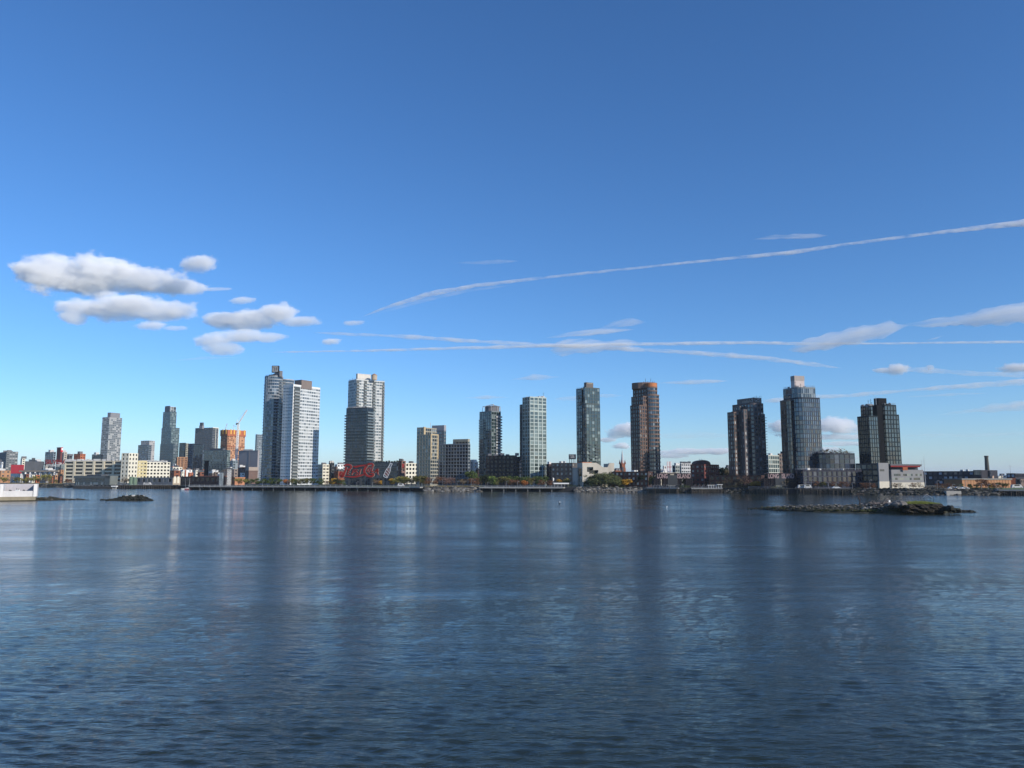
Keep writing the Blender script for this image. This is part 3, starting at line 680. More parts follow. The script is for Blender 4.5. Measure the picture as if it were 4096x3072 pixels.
for k in range(5): mb.wallseg(fF[3], fF[0], zof(1608,526), zof(1600,526)+(k%2)*.5, .1, .1, .33+k*.085, .38+k*.085)
mb.build('roof_louvre', wallm((.42,.36,.30), .8, .1), t)
mb = MB()
for k in range(6):
    q = at(3014+k*6, 1590, 530); mb.bar((q.x, q.y, zof(1591,530)), (q.x, q.y, zof(1587,530)+(k%3)*.4), .1)
mb.build('antenna', steel, t)
# podium of T10
t, f = bld('apartment_block', 'long dark brick podium block at the foot of the emblem-capped tower', 'building', 2836, 3045, 3058, 1901, 505, dbrick, g_black, phi=60, fh=3.2, bay=4, sp=.42, pier=.45, rec=.25)
# T11: mosaic glass tower + podium
t = thing('apartment_tower', 'tall mosaic glass tower with a pale concrete box on top and a long lower podium', 'tower', (at(3200,1900,500).x, 510, GZ), RT)
mo = glassm((.025,.038,.06), (.065,.085,.115), .35, ior=2.0, tilt=.025); mo2 = glassm((.07,.05,.038), (.15,.11,.08), .5, ior=1.8, tilt=.025); fr = wallm((.028,.035,.05), .8, .12)  # mo2: warm reflections on the left wing put into a brown pane colour
fA = rnd(foot(3140, 3196, 3284, 498, 16, 1700), (0,), 6, 4); vol(t, fA, GZ, zof(1588,498), fr, mo, fh=2.9, bay=1.5, sp=.16, pier=.16, rec=.2)
fL = rnd(foot(3124, 3156, 3180, 503, 16, 1700), (0,), 3, 3); vol(t, fL, GZ, zof(1598,503), wallm((.12,.10,.09), .6, .12), mo2, fh=2.9, bay=1.5, sp=.16, pier=.14, rec=.2)
fU = rnd(foot(3134, 3190, 3263, 503, 16, 1600), (0,), 6, 4); vol(t, fU, zof(1588,498)-1, zof(1547,503), wallm((.16,.19,.21), .5, .1), g_blue, fh=3.0, bay=1.6, sp=.12, pier=.2, rec=.2)
fP = foot(3163, 3178, 3217, 510, 16, 1520); mb = MB(); mb.prism(fP, zof(1548,503), zof(1519,510)); mb.build('rooftop_box', wallm((.52,.45,.43), .85, .06), t)
mb = MB(); mb.prism(off(fP,.1), zof(1522,510), zof(1502.5,510)); mb.build('rooftop_screen', wallm((.36,.32,.30), .85, .1), t)
mb = MB(); mb.wallseg(fL[-1], fL[0], GZ, GZ+.1, 0, .1)
mb.wallseg(fA[0], fA[1], GZ+10, zof(1590,498), .1, .1, .0, 1)
fQ = rnd(foot(3196, 3292, 3420, 492, 10, 1850), (0,), 8, 5); linem = wallm((.11,.12,.15), .8, .1)
vol(t, fQ, GZ, zof(1812,492), wallm((.03,.033,.045), .7, .12), g_navy, fh=3.1, bay=3.2, sp=.12, pier=.08, rec=.2, wname='podium')
fR = foot(3180, 3212, 3447, 484, 10, 1900); vol(t, fR, GZ, zof(1880,484), wallm((.028,.029,.045), .7, .15), g_navy, fh=3.1, bay=3.4, sp=.2, pier=.3, rec=.25, wname='podium')
mb = MB()
for (ff, zt_) in ((fQ, zof(1812,492)), (fR, zof(1880,484)), (fA, zof(1588,498))):
    nf_ = max(1, round((zt_-.8-GZ)/(2.9 if ff is fA else 3.1)))
    for k in range(1, nf_): z_ = GZ+k*(zt_-.8-GZ)/nf_; mb.prism(off(ff, .09), z_+.1, z_+.28)
mb.build('floor_edges', linem, t)
mb = MB(); zz = zof(1812,492)
for k in range(26):
    q = at(3292+k*3.9, 1805, 500+random.random()*6); hh = random.uniform(.8, 3.2)
    for j in range(10):
        a = Vector((random.gauss(0,.8), random.gauss(0,.8), random.random()*hh)); b = a+Vector((random.gauss(0,.6), random.gauss(0,.6), random.uniform(.2,.9)))
        c_ = a+Vector((random.gauss(0,.6), random.gauss(0,.6), random.uniform(-.3,.4)))
        mb.add([Vector((q.x,q.y,zz))+a, Vector((q.x,q.y,zz))+b, Vector((q.x,q.y,zz))+c_], [(0,1,2)])
mb.build('roof_planting', leafm((.05,.06,.02), (.16,.10,.04)), t)
# T12: dark glass tower with black slot
t = thing('apartment_tower', 'dark two-tone glass tower with a black vertical slot and black penthouse, rightmost tall one', 'tower', (at(3520,1900,500).x, 512, GZ), RT)
fr = wallm((.013,.024,.031), .8, .1); gl12 = glassm((.008,.022,.030), (.022,.045,.055), .4, ior=1.8, tilt=.012)
fA = foot(3433, 3480, 3516, 500, 16, 1750); vol(t, fA, GZ, zof(1662,500), fr, gl12, fh=2.9, bay=1.7, sp=.16, pier=.12, rec=.2)
fB = foot(3516, 3545, 3601, 506, 16, 1750); vol(t, fB, GZ, zof(1657,506), fr, gl12, fh=2.9, bay=2.4, sp=.22, pier=.16, rec=.2)
fC = foot(3496, 3514, 3536, 502, 16, 1750); mb = MB(); mb.prism(fC, GZ, zof(1619.5,502)); mb.build('dark_slot_wall', wallm((.006,.007,.009), .95, .2), t)
fD = foot(3443, 3482, 3500, 509, 16, 1650); vol(t, fD, zof(1662,500)-1, zof(1622,509), fr, gl12, fh=2.9, bay=2.4, sp=.22, pier=.16, rec=.2)
fE = foot(3520, 3540, 3586, 512, 16, 1650); T12E = fE; vol(t, fE, zof(1657,506)-1, zof(1618.5,512), fr, gl12, fh=2.9, bay=2.4, sp=.22, pier=.16, rec=.2)
fF = foot(3495, 3513, 3546, 514, 16, 1600); mb = MB(); mb.prism(fF, zof(1625,509), zof(1592,514)); mb.build('rooftop_box', wallm((.008,.009,.012), .95, .2), t)
mb = MB(); q = at(3503,1590,511); mb.bar((q.x,q.y,zof(1625,510)), (q.x,q.y,zof(1589,511)), .2); mb.build('mast', metal, t)

# roof plant and rails on the towers
def roofplant(par, poly, z, seed, rail=True):
    rr = random.Random(seed); n = len(poly); c = sum(poly, Vector((0,0)))/n; mb = MB(); mm = MB()
    for k in range(rr.randint(4, 7)):
        q = c+(poly[rr.randrange(n)]-c)*rr.uniform(.2,.75); mb.box((q.x, q.y, z+.2), (rr.uniform(1,3.2), rr.uniform(1,2.4), rr.uniform(.9,2.6)), rr.uniform(0,1.5))
    for k in range(rr.randint(1, 3)):
        q = c+(poly[rr.randrange(n)]-c)*rr.uniform(.3,.8); h = rr.uniform(2.5,5); mm.bar((q.x,q.y,z-.5),(q.x,q.y,z+h),.09); mm.bar((q.x-.5,q.y,z+h*.8),(q.x+.5,q.y,z+h*.8),.06)
    mb.build('roof_unit', [grey, dgrey, lconc][seed%3], par); mm.build('antenna', steel, par)
    if rail:
        rm = MB(); pi = off(poly, -.25)
        for i in range(n):
            a, b = pi[i], pi[(i+1)%n]; rm.bar((a.x,a.y,z+1.0),(b.x,b.y,z+1.0),.05); rm.bar((a.x,a.y,z+.5),(b.x,b.y,z+.5),.04); L = (b-a).length; k_ = max(1, int(L/2))
            for j in range(k_): q = a.lerp(b, j/k_); rm.bar((q.x,q.y,z-.1),(q.x,q.y,z+1.0),.05)
        rm.build('roof_railing', metal, par)
for o in list(bpy.data.objects):
    if o.get('category') != 'tower': continue
    lb = o['label']
    if 'round-fronted grey' in lb: roofplant(o, off(cyl_T1, -.6), zof(1501, 735), 1)
    elif 'bright white gridded' in lb: roofplant(o, T2f, zof(1541,700,1174), 2)
    elif 'stacked balcony columns' in lb: roofplant(o, T4f, zof(1516,760,1424), 3)
    elif 'ringed by thin' in lb: roofplant(o, T3f, zof(1629,690,1466), 4)
    elif 'crisp white square' in lb: roofplant(o, T7f, zof(1586,640,2119), 5, False)
    elif 'mosaic glass tower' in lb: roofplant(o, fU, zof(1547,503), 6); roofplant(o, fQ, zof(1812,492), 7); roofplant(o, fR, zof(1880,484), 8)
    elif 'black vertical slot' in lb: roofplant(o, fD, zof(1622,509), 9); roofplant(o, T12E, zof(1618.5,512), 10)
    elif 'dark green glass tower' in lb: roofplant(o, T8A, zof(1553,712), 11)
# ------------------------------------------------------------------ far-left skyline
FT = 'distant towers at the left of the skyline'
t, f = bld('office_tower', 'distant plain grey tower with a set-back top, leftmost of the tall ones', 'tower', 408, 436, 487, 1668, 1500, wallm((.28,.28,.28), .7, .08), g_lite, phi=66, py=1700, group=FT, fh=3.5, bay=4, sp=.34, pier=.12, pen=(434,446,484,1650,4,wallm((.22,.22,.23),.8,.08)))
t = thing('apartment_tower', 'distant glass tower topped by an open white frame, with a stepped right side', 'tower', (at(680,1900,1700).x, 1700, GZ), FT)
wf = wallm((.45,.50,.50), .6, .08); fg = wallm((.16,.20,.21), .5, .1)
fA = foot(642, 682, 714, 1700, 55, 1800); vol(t, fA, GZ, zof(1710,1700), fg, g_green, fh=3.6, bay=4, sp=.22, pier=.14)
fA2 = foot(640, 694, 714, 1680, 55, 1800); vol(t, fA2, GZ, zof(1774,1680), fg, g_dark, fh=3.6, bay=4, sp=.22, pier=.14)
fB = foot(650, 680, 704, 1706, 55, 1700); vol(t, fB, GZ, zof(1646,1706), fg, g_green, fh=3.6, bay=4, sp=.22, pier=.14)
fC = foot(659, 682, 704, 1712, 55, 1640); vol(t, fC, zof(1646,1706)-3, zof(1626,1712), wf, g_brown, fh=6, bay=8, sp=.1, pier=.14, rec=1.5)
mb = MB(); mb.wallseg(fC[3], fC[0], zof(1645,1706), zof(1623,1712), .8, .2, .1, .9); mb.build('blank_panel', mgrey, t)
t, f = bld('office_block', 'pale office block with a white lit end, right of the long cream factory tower', 'building', 562, 596, 618, 1762, 1300, wallm((.40,.38,.37), .8, .08), g_lite, phi=62, py=1800, fh=3.6, bay=4, sp=.5, pier=.4)
f2 = foot(552, 594, 605, 1290, 62, 1800); vol(t, f2, GZ, zof(1779,1290), wallm((.16,.18,.22), .5, .08), g_blue, fh=3.6, bay=4, sp=.2, pier=.1)
bld('office_block', 'narrow dark glass block left of the big dark tower group', 'building', 711, 733, 737, 1771, 1500, navy, g_dark, fh=3.6, bay=4, sp=.1, pier=.08)
bld('apartment_block', 'narrow tan block squeezed between two dark distant blocks', 'building', 734, 738, 750, 1773, 1560, beige, g_brown, fh=3.6, bay=4, sp=.4, pier=.3)
bld('office_block', 'grey block with a pale right end, in front of the big dark tower', 'building', 747, 772, 787, 1774, 1500, wallm((.20,.21,.23), .7, .1), g_blue, fh=3.6, bay=4, sp=.4, pier=.2)
bld('parking_garage', 'low open orange concrete frame building under the distant glass towers', 'building', 700, 706, 747, 1828, 1350, wallm((.50,.27,.15), .9, .1), g_black, phi=30, fh=3.4, bay=5, sp=.4, pier=.18, rec=1.)
t, f = bld('apartment_tower', 'broad dark distant slab with a rooftop tank box and a cream lit edge', 'tower', 778, 848, 872, 1710, 1450, wallm((.13,.135,.15), .7, .1), g_dark, phi=64, py=1780, group=FT, fh=3.3, bay=3.6, sp=.34, pier=.24, pen=[(802,815,822,1702,8,grey),(804,814,820,1690,10,dgrey)])
mb = MB(); mb.wallseg(f[0], f[1], zof(1712,1450), zof(1709,1450), .3, .3); mb.wallseg(f[0], f[1], GZ, zof(1712,1450), .25, .2, .5, .55); mb.wallseg(f[0], f[1], GZ, zof(1712,1450), .25, .2, .93, 1.); mb.build('cream_edge', cream, t)
bld('office_block', 'navy glass block standing in front of the broad dark slab', 'building', 769, 806, 812, 1776, 1400, navy, g_navy, fh=3.4, bay=4, sp=.08, pier=.06)
t, f = bld('office_block', 'wide grey-green glass block behind the black smokestack', 'building', 811, 905, 918, 1800, 1250, wallm((.15,.18,.18), .6, .1), g_green, phi=62, fh=3.6, bay=3.4, sp=.26, pier=.18, pen=(848,900,910,1793,20,dgrey))
t, f = bld('unfinished_tower', 'tower under construction wrapped in orange netting beside the white crane', 'tower', 881, 908, 978, 1742, 1500, wallm((.52,.27,.15), .85, .12), glassm((.10,.045,.03), (.55,.32,.18), .35, ior=1.3, rough=.5), phi=58, py=1800, group=FT, fh=3.3, bay=4, sp=.34, pier=.3, rec=.6)
mb = MB(); mb.prism(off(f, 1.0), zof(1743,1500), zof(1719,1500)); mb.build('formwork_screen', rust, t)
mb = MB()
for a in (.12,.3,.62,.9): mb.wallseg(f[0], f[1], zof(1736,1500), zof(1717,1500), 1.8, -1.0, a, a+.07)
for a in (.3,.75): mb.wallseg(f[3], f[0], zof(1736,1500), zof(1717,1500), 1.8, -1.0, a, a+.12)
mb.build('formwork_panel', wallm((.75,.42,.08), .8, .1), t)
mb = MB(); mb.prism(off(f, .5), zof(1785,1500), zof(1783,1500)); mb.build('netting_band', rust, t)
# crane
q = at(951, 1700, 1440); t = thing('tower_crane', 'white luffing tower crane in front of the orange-netted tower', 'crane', (q.x, 1440, GZ))
def lattice(mb, a, b, s, n, r=.22):
    a, b = Vector(a), Vector(b); d = (b-a); t_ = d.normalized(); u = t_.cross(Vector((0,1,0))).normalized()*s/2; v = t_.cross(u).normalized()*s/2
    cs = [u+v, u-v, -u-v, -u+v]
    for c_ in cs: mb.bar(a+c_, b+c_, r)
    for i in range(n):
        p, q_ = a+d*(i/n), a+d*((i+1)/n)
        for j in range(4):
            mb.bar(p+cs[j], q_+cs[(j+1)%4], r*.7); mb.bar(q_+cs[j], q_+cs[(j+1)%4], r*.7)
mast = MB(); lattice(mast, (q.x-1, 1440, GZ), (at(953.5,1697,1440).x, 1440, zof(1697,1440)), 2.8, 26, .45); mast.build('mast', white, t)
jb = MB(); hp = at(954,1694,1440); jt = at(988,1640,1440); lattice(jb, hp, jt, 1.6, 14, .28); jb.build('jib', white, t)
jb = MB(); cj = at(946,1695,1440); jb.box(((cj.x+hp.x)/2, 1440, hp.z), (hp.x-cj.x+1, 2.2, 1.6)); jb.box((cj.x, 1440, hp.z-1.4), (2, 2.4, 2.4)); jb.build('counter_jib', dgrey, t)
jb = MB(); ap = at(949,1679,1440); jb.bar(hp, ap, .3); jb.bar(cj, ap, .3); jb.bar(ap, jt, .12); jb.build('pendant_frame', metal, t)
jb = MB(); jb.box((hp.x+1.4, 1438.4, hp.z+.6), (1.8, 1.8, 2.2)); jb.build('cab', white, t)
for (lab, bx, by, tx, ty) in (('thin reddish derrick pole on the left of the unfinished tower roof', 900, 1720, 908, 1696), ('hooked placing boom on the unfinished tower roof', 933, 1720, 934, 1702)):
    a, b = at(bx, by, 1506), at(tx, ty, 1506); mb = MB(); mb.bar(a, b, .35); mb.box(b, (.9,.9,.9))
    if 'hooked' in lab: mb.bar(b, at(944,1707,1506), .3)
    tag(mb.build('derrick', rust if 'reddish' in lab else metal), lab, 'derrick')
t, f = bld('warehouse', 'big blank pale grey building just left of the round-fronted tower', 'building', 950, 1028, 1036, 1801, 1050, wallm((.30,.28,.28), .85, .05), g_lite, phi=62, rows=False, fh=60, sp=0, pier=0)
mb = MB(); mb.wallseg(f[3], f[0], GZ, zof(1802,1050), .15, .1, .55, .57); mb.build('wall_joint', mgrey, t)
mb = MB(); mb.box((at(990,1800,1060).x, 1062, zof(1801,1050)+.8), (12,5,1.8)); mb.build('rooftop_box', grey, t)
t, f = bld('apartment_tower', 'thin sliver of a distant gridded tower behind the round-fronted tower', 'tower', 1016, 1022, 1046, 1737, 1400, wallm((.22,.25,.27), .6, .1), g_blue, phi=50, group=FT, fh=3.4, bay=4, sp=.4, pier=.3)
t, f = bld('loft_building', 'windowless brown block with a pale upper band under the blank grey building', 'building', 980, 994, 1032, 1882, 800, wallm((.17,.115,.10), .9, .12), g_black, phi=40, rows=False, fh=40, sp=0, pier=0)
mb = MB(); mb.prism(off(f, -.2), zof(1883,800), zof(1868,800)); mb.build('upper_storey', wallm((.36,.30,.26), .9, .08), t)
# ------------------------------------------------------------------ cream factory
t = thing('factory', 'long cream daylight factory with a stubby corner tower and hundreds of windows', 'building', (at(450,1900,960).x, 960, GZ))
fW = foot(258, 492, 498, 950, 80, 1880); zt = zof(1843, 950)
vol(t, fW, GZ, zt, wallm((.66,.59,.44), .9, .08), g_black, fh=5.0, bay=13.2, sp=.42, pier=.22, rec=.7, nrow=6, proud=.4)
fS = foot(508, 516, 680, 935, 36, 1880); zs = zof(1847, 930)
vol(t, fS, GZ, zs, cream, g_black, fh=5.0, bay=3.7, sp=.50, pier=.42, rec=.5, nrow=6)
fT = foot(486, 515, 552, 922, 74, 1830); vol(t, fT, GZ, zof(1812,922), cream, g_black, fh=5.0, bay=5, sp=.5, pier=.55, rec=.4, nrow=7, wname='tower')
yel = wallm((.62,.53,.30), .9, .08)
C, R = fS[0], fS[1]
mb = MB()
for k in range(7):
    z = GZ+k*(zs-GZ-.8)/6; mb.wallseg(C, R, z, z+2.3, .45, .1, .2, .42)
for a in (.2, .27, .34, .405): mb.wallseg(C, R, GZ, zs+.3, .6, .1, a, a+.02)
mb.build('yellow_bays', yel, t)
mb = MB()
for k in range(14): q = at(262+k*17+random.uniform(-3,3), 1840, 960); mb.box((q.x, q.y+4, zt+.7), (random.uniform(3,8), 5, random.uniform(1.2,3.4)))
for k in range(6): q = at(560+k*19, 1842, 955); mb.box((q.x, q.y+4, zs+.7), (4, 4, random.uniform(1.5,4)))
mb.build('rooftop_box', lconc, t)
# ------------------------------------------------------------------ low jumble, left to right. (name,label,l,c,r,top,Y,wall,glass,phi,fh,bay,sp,pier)
LOW = [
('apartment_block','grey stepped block with white balconies at the far left edge',-12,20,66,1806,1300,wallm((.17,.18,.18),.8,.15),g_lite,40,3.2,4,.45,.3),
('warehouse','narrow white wall end cut by the left edge of the photo',-30,4,9,1848,1000,white,g_dark,62,6,6,.6,.6),
('office_block','slim white building behind the crimson billboard',78,84,97,1834,1250,cream,g_brown,40,3.4,3.4,.55,.5),
('warehouse','broad dark flat-roofed block behind the viaduct at left',97,104,172,1848,1200,dgrey,g_dark,30,4,5,.3,.2),
('office_block','small dark upper block above the broad dark one',112,118,139,1841,1230,navy,g_dark,30,4,5,.3,.2),
('hotel','dark blue-grey hotel block with a grid of pale frames',175,208,218,1807,1180,bluegrey,g_navy,62,3.3,4,.28,.34),
('apartment_block','plain beige block right of the red-brown stair tower',243,250,263,1808,1180,wallm((.48,.43,.36),.9,.1),g_brown,40,3.2,3.4,.5,.45),
('loft_building','low dark block between the beige block and the orange-brick one',263,270,285,1822,1150,dgrey,g_dark,40,3.5,4,.4,.4),
('loft_building','orange brick loft with a small brick penthouse',290,316,337,1815,1120,rust,g_dark,62,3.8,4,.55,.5),
('office_block','long low dark glass block left of the plain grey tower',363,398,407,1817,1250,navy,g_dark,62,4,5,.2,.1),
('office_block','sliver of pale block right of the plain grey tower',482,486,495,1817,1250,lconc,g_brown,40,4,4,.5,.5),
('apartment_block','teal-grey block under the red rooftop letters',220,243,256,1859,1060,wallm((.22,.25,.24),.85,.1),g_dark,62,12,20,.7,.8),
('warehouse','brick and orange end wall beside the long cream factory',231,243,254,1879,990,tanb,g_dark,62,4,5,.6,.6),
('warehouse','white and grey flat-topped shed in the middle of the left low roofs',160,192,231,1878,1080,lconc,g_dark,45,4,5,.62,.6),
('warehouse','low white shed with a long grey side left of centre of the left low roofs',118,146,160,1892,1090,wallm((.40,.41,.44),.85,.08),g_dark,62,5,6,.6,.6),
('warehouse','white building under the crimson billboard',43,82,122,1889,1050,white,g_dark,50,5,8,.75,.8),
('warehouse','orange-brown brick shed at the far left shore',-30,2,42,1882,950,tanb,g_dark,40,5,5,.6,.6),
('loft_building','small brick house left of the long dark brick shed',679,696,721,1882,900,brick,g_dark,45,4.2,5,.6,.6),
('warehouse','white low factory with an arched roof behind the black smokestack',833,850,890,1886,1000,white,g_dark,40,4,4.5,.55,.5),
('warehouse','white stepped roofs right of the cream factory end',676,690,728,1868,1080,cream,g_brown,40,4,4.5,.55,.5),
('warehouse','small white rooftop building left of the black smokestack',720,732,768,1879,1060,white,g_dark,40,4,6,.65,.6),
('loft_building','cream little factory with brown side left of the black smokestack',772,782,806,1881,1000,cream,g_brown,40,4,5,.55,.5),
('loft_building','low reddish roof block just left of the black smokestack',790,800,822,1889,950,brick,g_dark,40,4,6,.6,.6),
('loft_building','brown and cream corner building right of the paired steel towers',894,936,951,1876,950,wallm((.24,.19,.16),.9,.1),g_brown,66,4,4.5,.55,.55),
('loft_building','dark brown stepped building left of the windowless brown block',951,962,982,1868,900,wallm((.13,.085,.075),.9,.15),g_dark,40,4,5,.6,.6),
('loft_building','little white building between brown ones near the round-fronted tower',960,966,978,1891,860,white,g_dark,40,3.6,3,.5,.5),
('apartment_block','sliver of grey wall above the steel pole pair',918,930,950,1842,1050,bluegrey,g_blue,50,3.5,4,.3,.2),
('apartment_block','cream low-rise with bay windows right of the bright white tower',1268,1290,1316,1857,760,cream,g_brown,40,3.3,3.4,.5,.3),
('apartment_block','dark narrow low-rise between the cream one and the white factory',1314,1326,1336,1850,770,dgrey,g_dark,50,3.3,3.4,.4,.4),
('factory','white stepped little factory left of the big red sign',1338,1348,1384,1857,900,white,g_dark,40,4,4.5,.55,.5),
('loft_building','brick low house under the white stepped factory',1336,1352,1386,1885,760,brick,g_lite,45,3.5,4,.6,.6),
('loft_building','red-brown brick building behind the bottle sign, left of the white factory',1588,1606,1622,1843,740,wallm((.20,.12,.10),.9,.15),g_dark,45,3.8,4,.55,.55),
('factory','bright white factory with fire escapes left of the beige stepped tower',1615,1622,1672,1852,800,cream,g_dark,36,3.8,3.4,.45,.4),
('apartment_block','pale grey block with a tall blank wall right of the shaded wing',1880,1892,1912,1846,800,wallm((.36,.35,.34),.85,.08),g_dark,50,3.6,9,.5,.7),
('office_block','narrow dark building just behind the pale grey blank-walled one',1878,1884,1896,1839,830,mgrey,g_dark,50,3.6,3,.4,.4),
('loft_building','little dark house left of the faceted tower foot',1904,1912,1930,1880,720,dbrick,g_dark,50,3.4,3,.5,.5),
('loft_building','dark brick building right of the white grid tower',2186,2196,2212,1856,640,dbrick,g_dark,50,3.5,3.6,.5,.5),
('loft_building','dark grey-brown warehouse with rooftop tanks left of the concrete library',2205,2290,2314,1851,620,wallm((.095,.085,.08),.9,.2),g_lite,62,3.7,4,.5,.55),
('loft_building','red gabled roof house right of the concrete library',2452,2462,2486,1882,680,brick,g_dark,40,3.5,4,.6,.6),
('apartment_block','long dark brick row under the church steeple',2445,2592,2616,1886,545,dbrick,g_lite,60,3.3,3.2,.5,.5),
('apartment_block','low pale strip of roofs behind the left lettered gantry',2616,2640,2712,1890,640,wallm((.30,.27,.22),.9,.1),g_dark,40,5,8,.6,.6),
('office_block','small white rooftop box building left of the red and white billboard',2652,2656,2667,1863,1000,lconc,g_dark,40,8,9,.6,.6),
('apartment_block','grey-green apartment block right of the red and white billboard',2690,2702,2724,1861,760,wallm((.24,.26,.25),.85,.1),g_dark,50,3.4,3.6,.45,.4),
('apartment_block','pale grey block with ribbon windows left of the vaulted brick building',2720,2726,2768,1853,740,wallm((.42,.42,.42),.85,.08),g_dark,40,3.4,3,.55,.3),
('apartment_block','pale gridded mid-rise right of the emblem-capped tower',3062,3076,3119,1819,600,wallm((.42,.43,.38),.85,.08),g_green,45,3.2,3.6,.22,.18),
('apartment_block','brown mid-rise sliver left of the mosaic glass tower',3114,3120,3150,1814,640,brown,g_brown,45,3.2,3.4,.45,.4),
('apartment_block','small dark house at the left foot of the emblem-capped tower',2900,2908,2922,1868,600,dgrey,g_dark,45,3.2,3.4,.45,.4),
('factory','long black factory with rows of grey windows right of the school',3692,3960,3988,1884,640,wallm((.032,.035,.045),.9,.2),glassm((.10,.11,.14),(.45,.48,.55),.5,ior=1.7),48,4,4,.45,.4),
('factory','black block with roof equipment cut by the right edge of the photo',4026,4060,4300,1893,700,wallm((.035,.035,.045),.9,.2),glassm((.10,.11,.14),(.45,.48,.55),.5,ior=1.7),50,4,4,.45,.4),
('loft_building','pale little cluster of roofs between the two black factories',3985,4000,4030,1903,900,wallm((.40,.36,.32),.9,.1),g_dark,45,4,5,.5,.5),
]
for r_ in LOW:
    nm, lb, l, c, r, top, Y, W, G, phi, fh, bay, sp, pier = r_
    t, f = bld(nm, lb, 'building', l, c, r, top, Y, W, G, phi=phi, fh=fh, bay=bay, sp=sp, pier=pier, rec=.3)
    rr = random.Random(hash(lb) % 1000 if False else len(lb)*7+int(l)); zt = zof(top, Y, c)
    if r-l > 18:
        mb = MB()
        for k in range(rr.randint(2, 4)):
            ce_ = f[0].lerp(f[2], rr.uniform(.3,.7))+(f[1]-f[0])*rr.uniform(-.25,.25); s_ = Y/700
            mb.box((ce_.x, ce_.y, zt+rr.uniform(.3,1.0)*s_), (rr.uniform(1.5,4)*s_, rr.uniform(1.5,3)*s_, rr.uniform(1.2,2.6)*s_), math.radians(phi))
        mb.build('rooftop_box', [lconc, mgrey, dgrey][rr.randint(0,2)], t)
# ------------------------------------------------------------------ concrete library
t = thing('library', 'sculpted bare concrete library with a notched roofline and stepped cut-out window', 'building', (at(2380,1900,550).x, 552, GZ))
Yl = 550; f = foot(2309, 2330, 2457, Yl, 26, 1880); C, R = f[0], f[1]; Lw = (R-C).length
def fpt(px, py):   # photo pixel on the front wall of the library -> (s along wall, z)
    tt_ = tt(px, py); e = (R-C)/Lw; s = (tt_*C.y-C.x)/(e.x-tt_*e.y); Yp = C.y+e.y*s; return (s, at(px, py, Yp).z)
outl = [(2330,1925),(2330,1851),(2384,1851),(2394,1856),(2412,1869),(2431,1869),(2438,1852),(2457,1852),(2457,1885),(2443,1885),(2424,1898),(2424,1925)]
hole = [(2348,1868),(2373,1868),(2373,1881),(2392,1880),(2394,1884),(2391,1893),(2384,1896),(2357,1896),(2357,1889),(2348,1887)]
bm_cu = bpy.data.curves.new('wall', 'CURVE'); bm_cu.dimensions = '2D'; bm_cu.fill_mode = 'BOTH'; bm_cu.extrude = .6
for lp in (outl, hole):
    sp_ = bm_cu.splines.new('POLY'); pts = [fpt(*p) for p in lp]; sp_.points.add(len(pts)-1); sp_.use_cyclic_u = True
    for q, (s, z) in zip(sp_.points, pts): q.co = (s, z, 0, 1)
tmp = bpy.data.objects.new('wall', bm_cu); col.objects.link(tmp)
me = bpy.data.meshes.new_from_object(tmp.evaluated_get(bpy.context.evaluated_depsgraph_get())); bpy.data.objects.remove(tmp)
e = (R-C)/Lw; nr = Vector((e.y, -e.x))
for v in me.vertices:
    s, z, dd = v.co; p = C+e*s+nr*(dd-.6); v.co = (p.x, p.y, z)
me.materials.clear(); me.materials.append(conc); o = bpy.data.objects.new('wall', me); col.objects.link(o); o.parent = t; o.location = -Vector(t.location)
mb = MB(); inn = [C-nr*3, R-nr*3, R-nr*14, C-nr*14]
mb.prism(inn, GZ, zof(1870, Yl)); mb.wallseg(f[3], C+ (f[3]-C)*.0, GZ, zof(1851,Yl), 0, .8, 0, .999)
mb.wallseg(C-nr*1.3, R-nr*1.3, GZ, GZ+2, 0, .2)
mb.wallseg(R-nr*14, R-nr*2, zof(1885,Yl)+1, zof(1853,Yl), 0, .6)
mb.build('inner_wall', conc, t)
mb = MB()
for k in range(3): mb.wallseg(C, R, GZ+3.5*k+3, GZ+3.5*k+6, -2.6, 3.1, .1, .55)
mb.build('window', g_black, t)
mb = MB(); mb.wallseg(f[3], C, zof(1905,Yl), zof(1872,Yl), .12, 0, .35, .85); mb.build('window', glassm((.06,.03,.012), (.4,.2,.07), .5, ior=1.5), t)
mb = MB(); mb.wallseg(f[3], f[3].lerp(C,1), zof(1851,Yl), zof(1848.5,Yl), .1, .3); mb.wallseg(C, R, zof(1850.5,Yl), zof(1848.5,Yl), -.4, .6, 0, .3)
mb.build('roof_rail', rust, t)
# ------------------------------------------------------------------ church
q = at(2490, 1883, 900); t = thing('church', 'brick church tower with a slim pale pointed spire', 'church', (q.x, 900, GZ))
k_ = 900/F; mb = MB(); mb.box((q.x, 900, (GZ+zof(1853,900))/2), (16*k_, 16*k_, zof(1853,900)-GZ), .5); mb.box((q.x, 902, (GZ+zof(1872,900))/2), (20*k_, 20*k_, zof(1872,900)-GZ), .5)
mb.build('bell_tower', brick, t)
mb = MB(); zt = zof(1853,900); ap = zof(1796,900)
oc = circ((q.x, 900), 7.2*k_, 8); mb.add([(p.x,p.y,zt) for p in oc]+[(q.x,900,ap)], [(i,(i+1)%8,8) for i in range(8)]+[tuple(range(7,-1,-1))]); mb.build('spire', wallm((.42,.43,.45), .5, .1), t)
mb = MB()
for a in range(4):
    x = q.x+math.cos(a*math.pi/2+1.28)*10.5*k_; y = 900+math.sin(a*math.pi/2+1.28)*10.5*k_
    mb.add([(x-1,y-1,zt-1),(x+1,y-1,zt-1),(x+1,y+1,zt-1),(x-1,y+1,zt-1),(x,y,zt+4.5)], [(0,1,4),(1,2,4),(2,3,4),(3,0,4),(3,2,1,0)])
mb.build('pinnacle', brick, t)
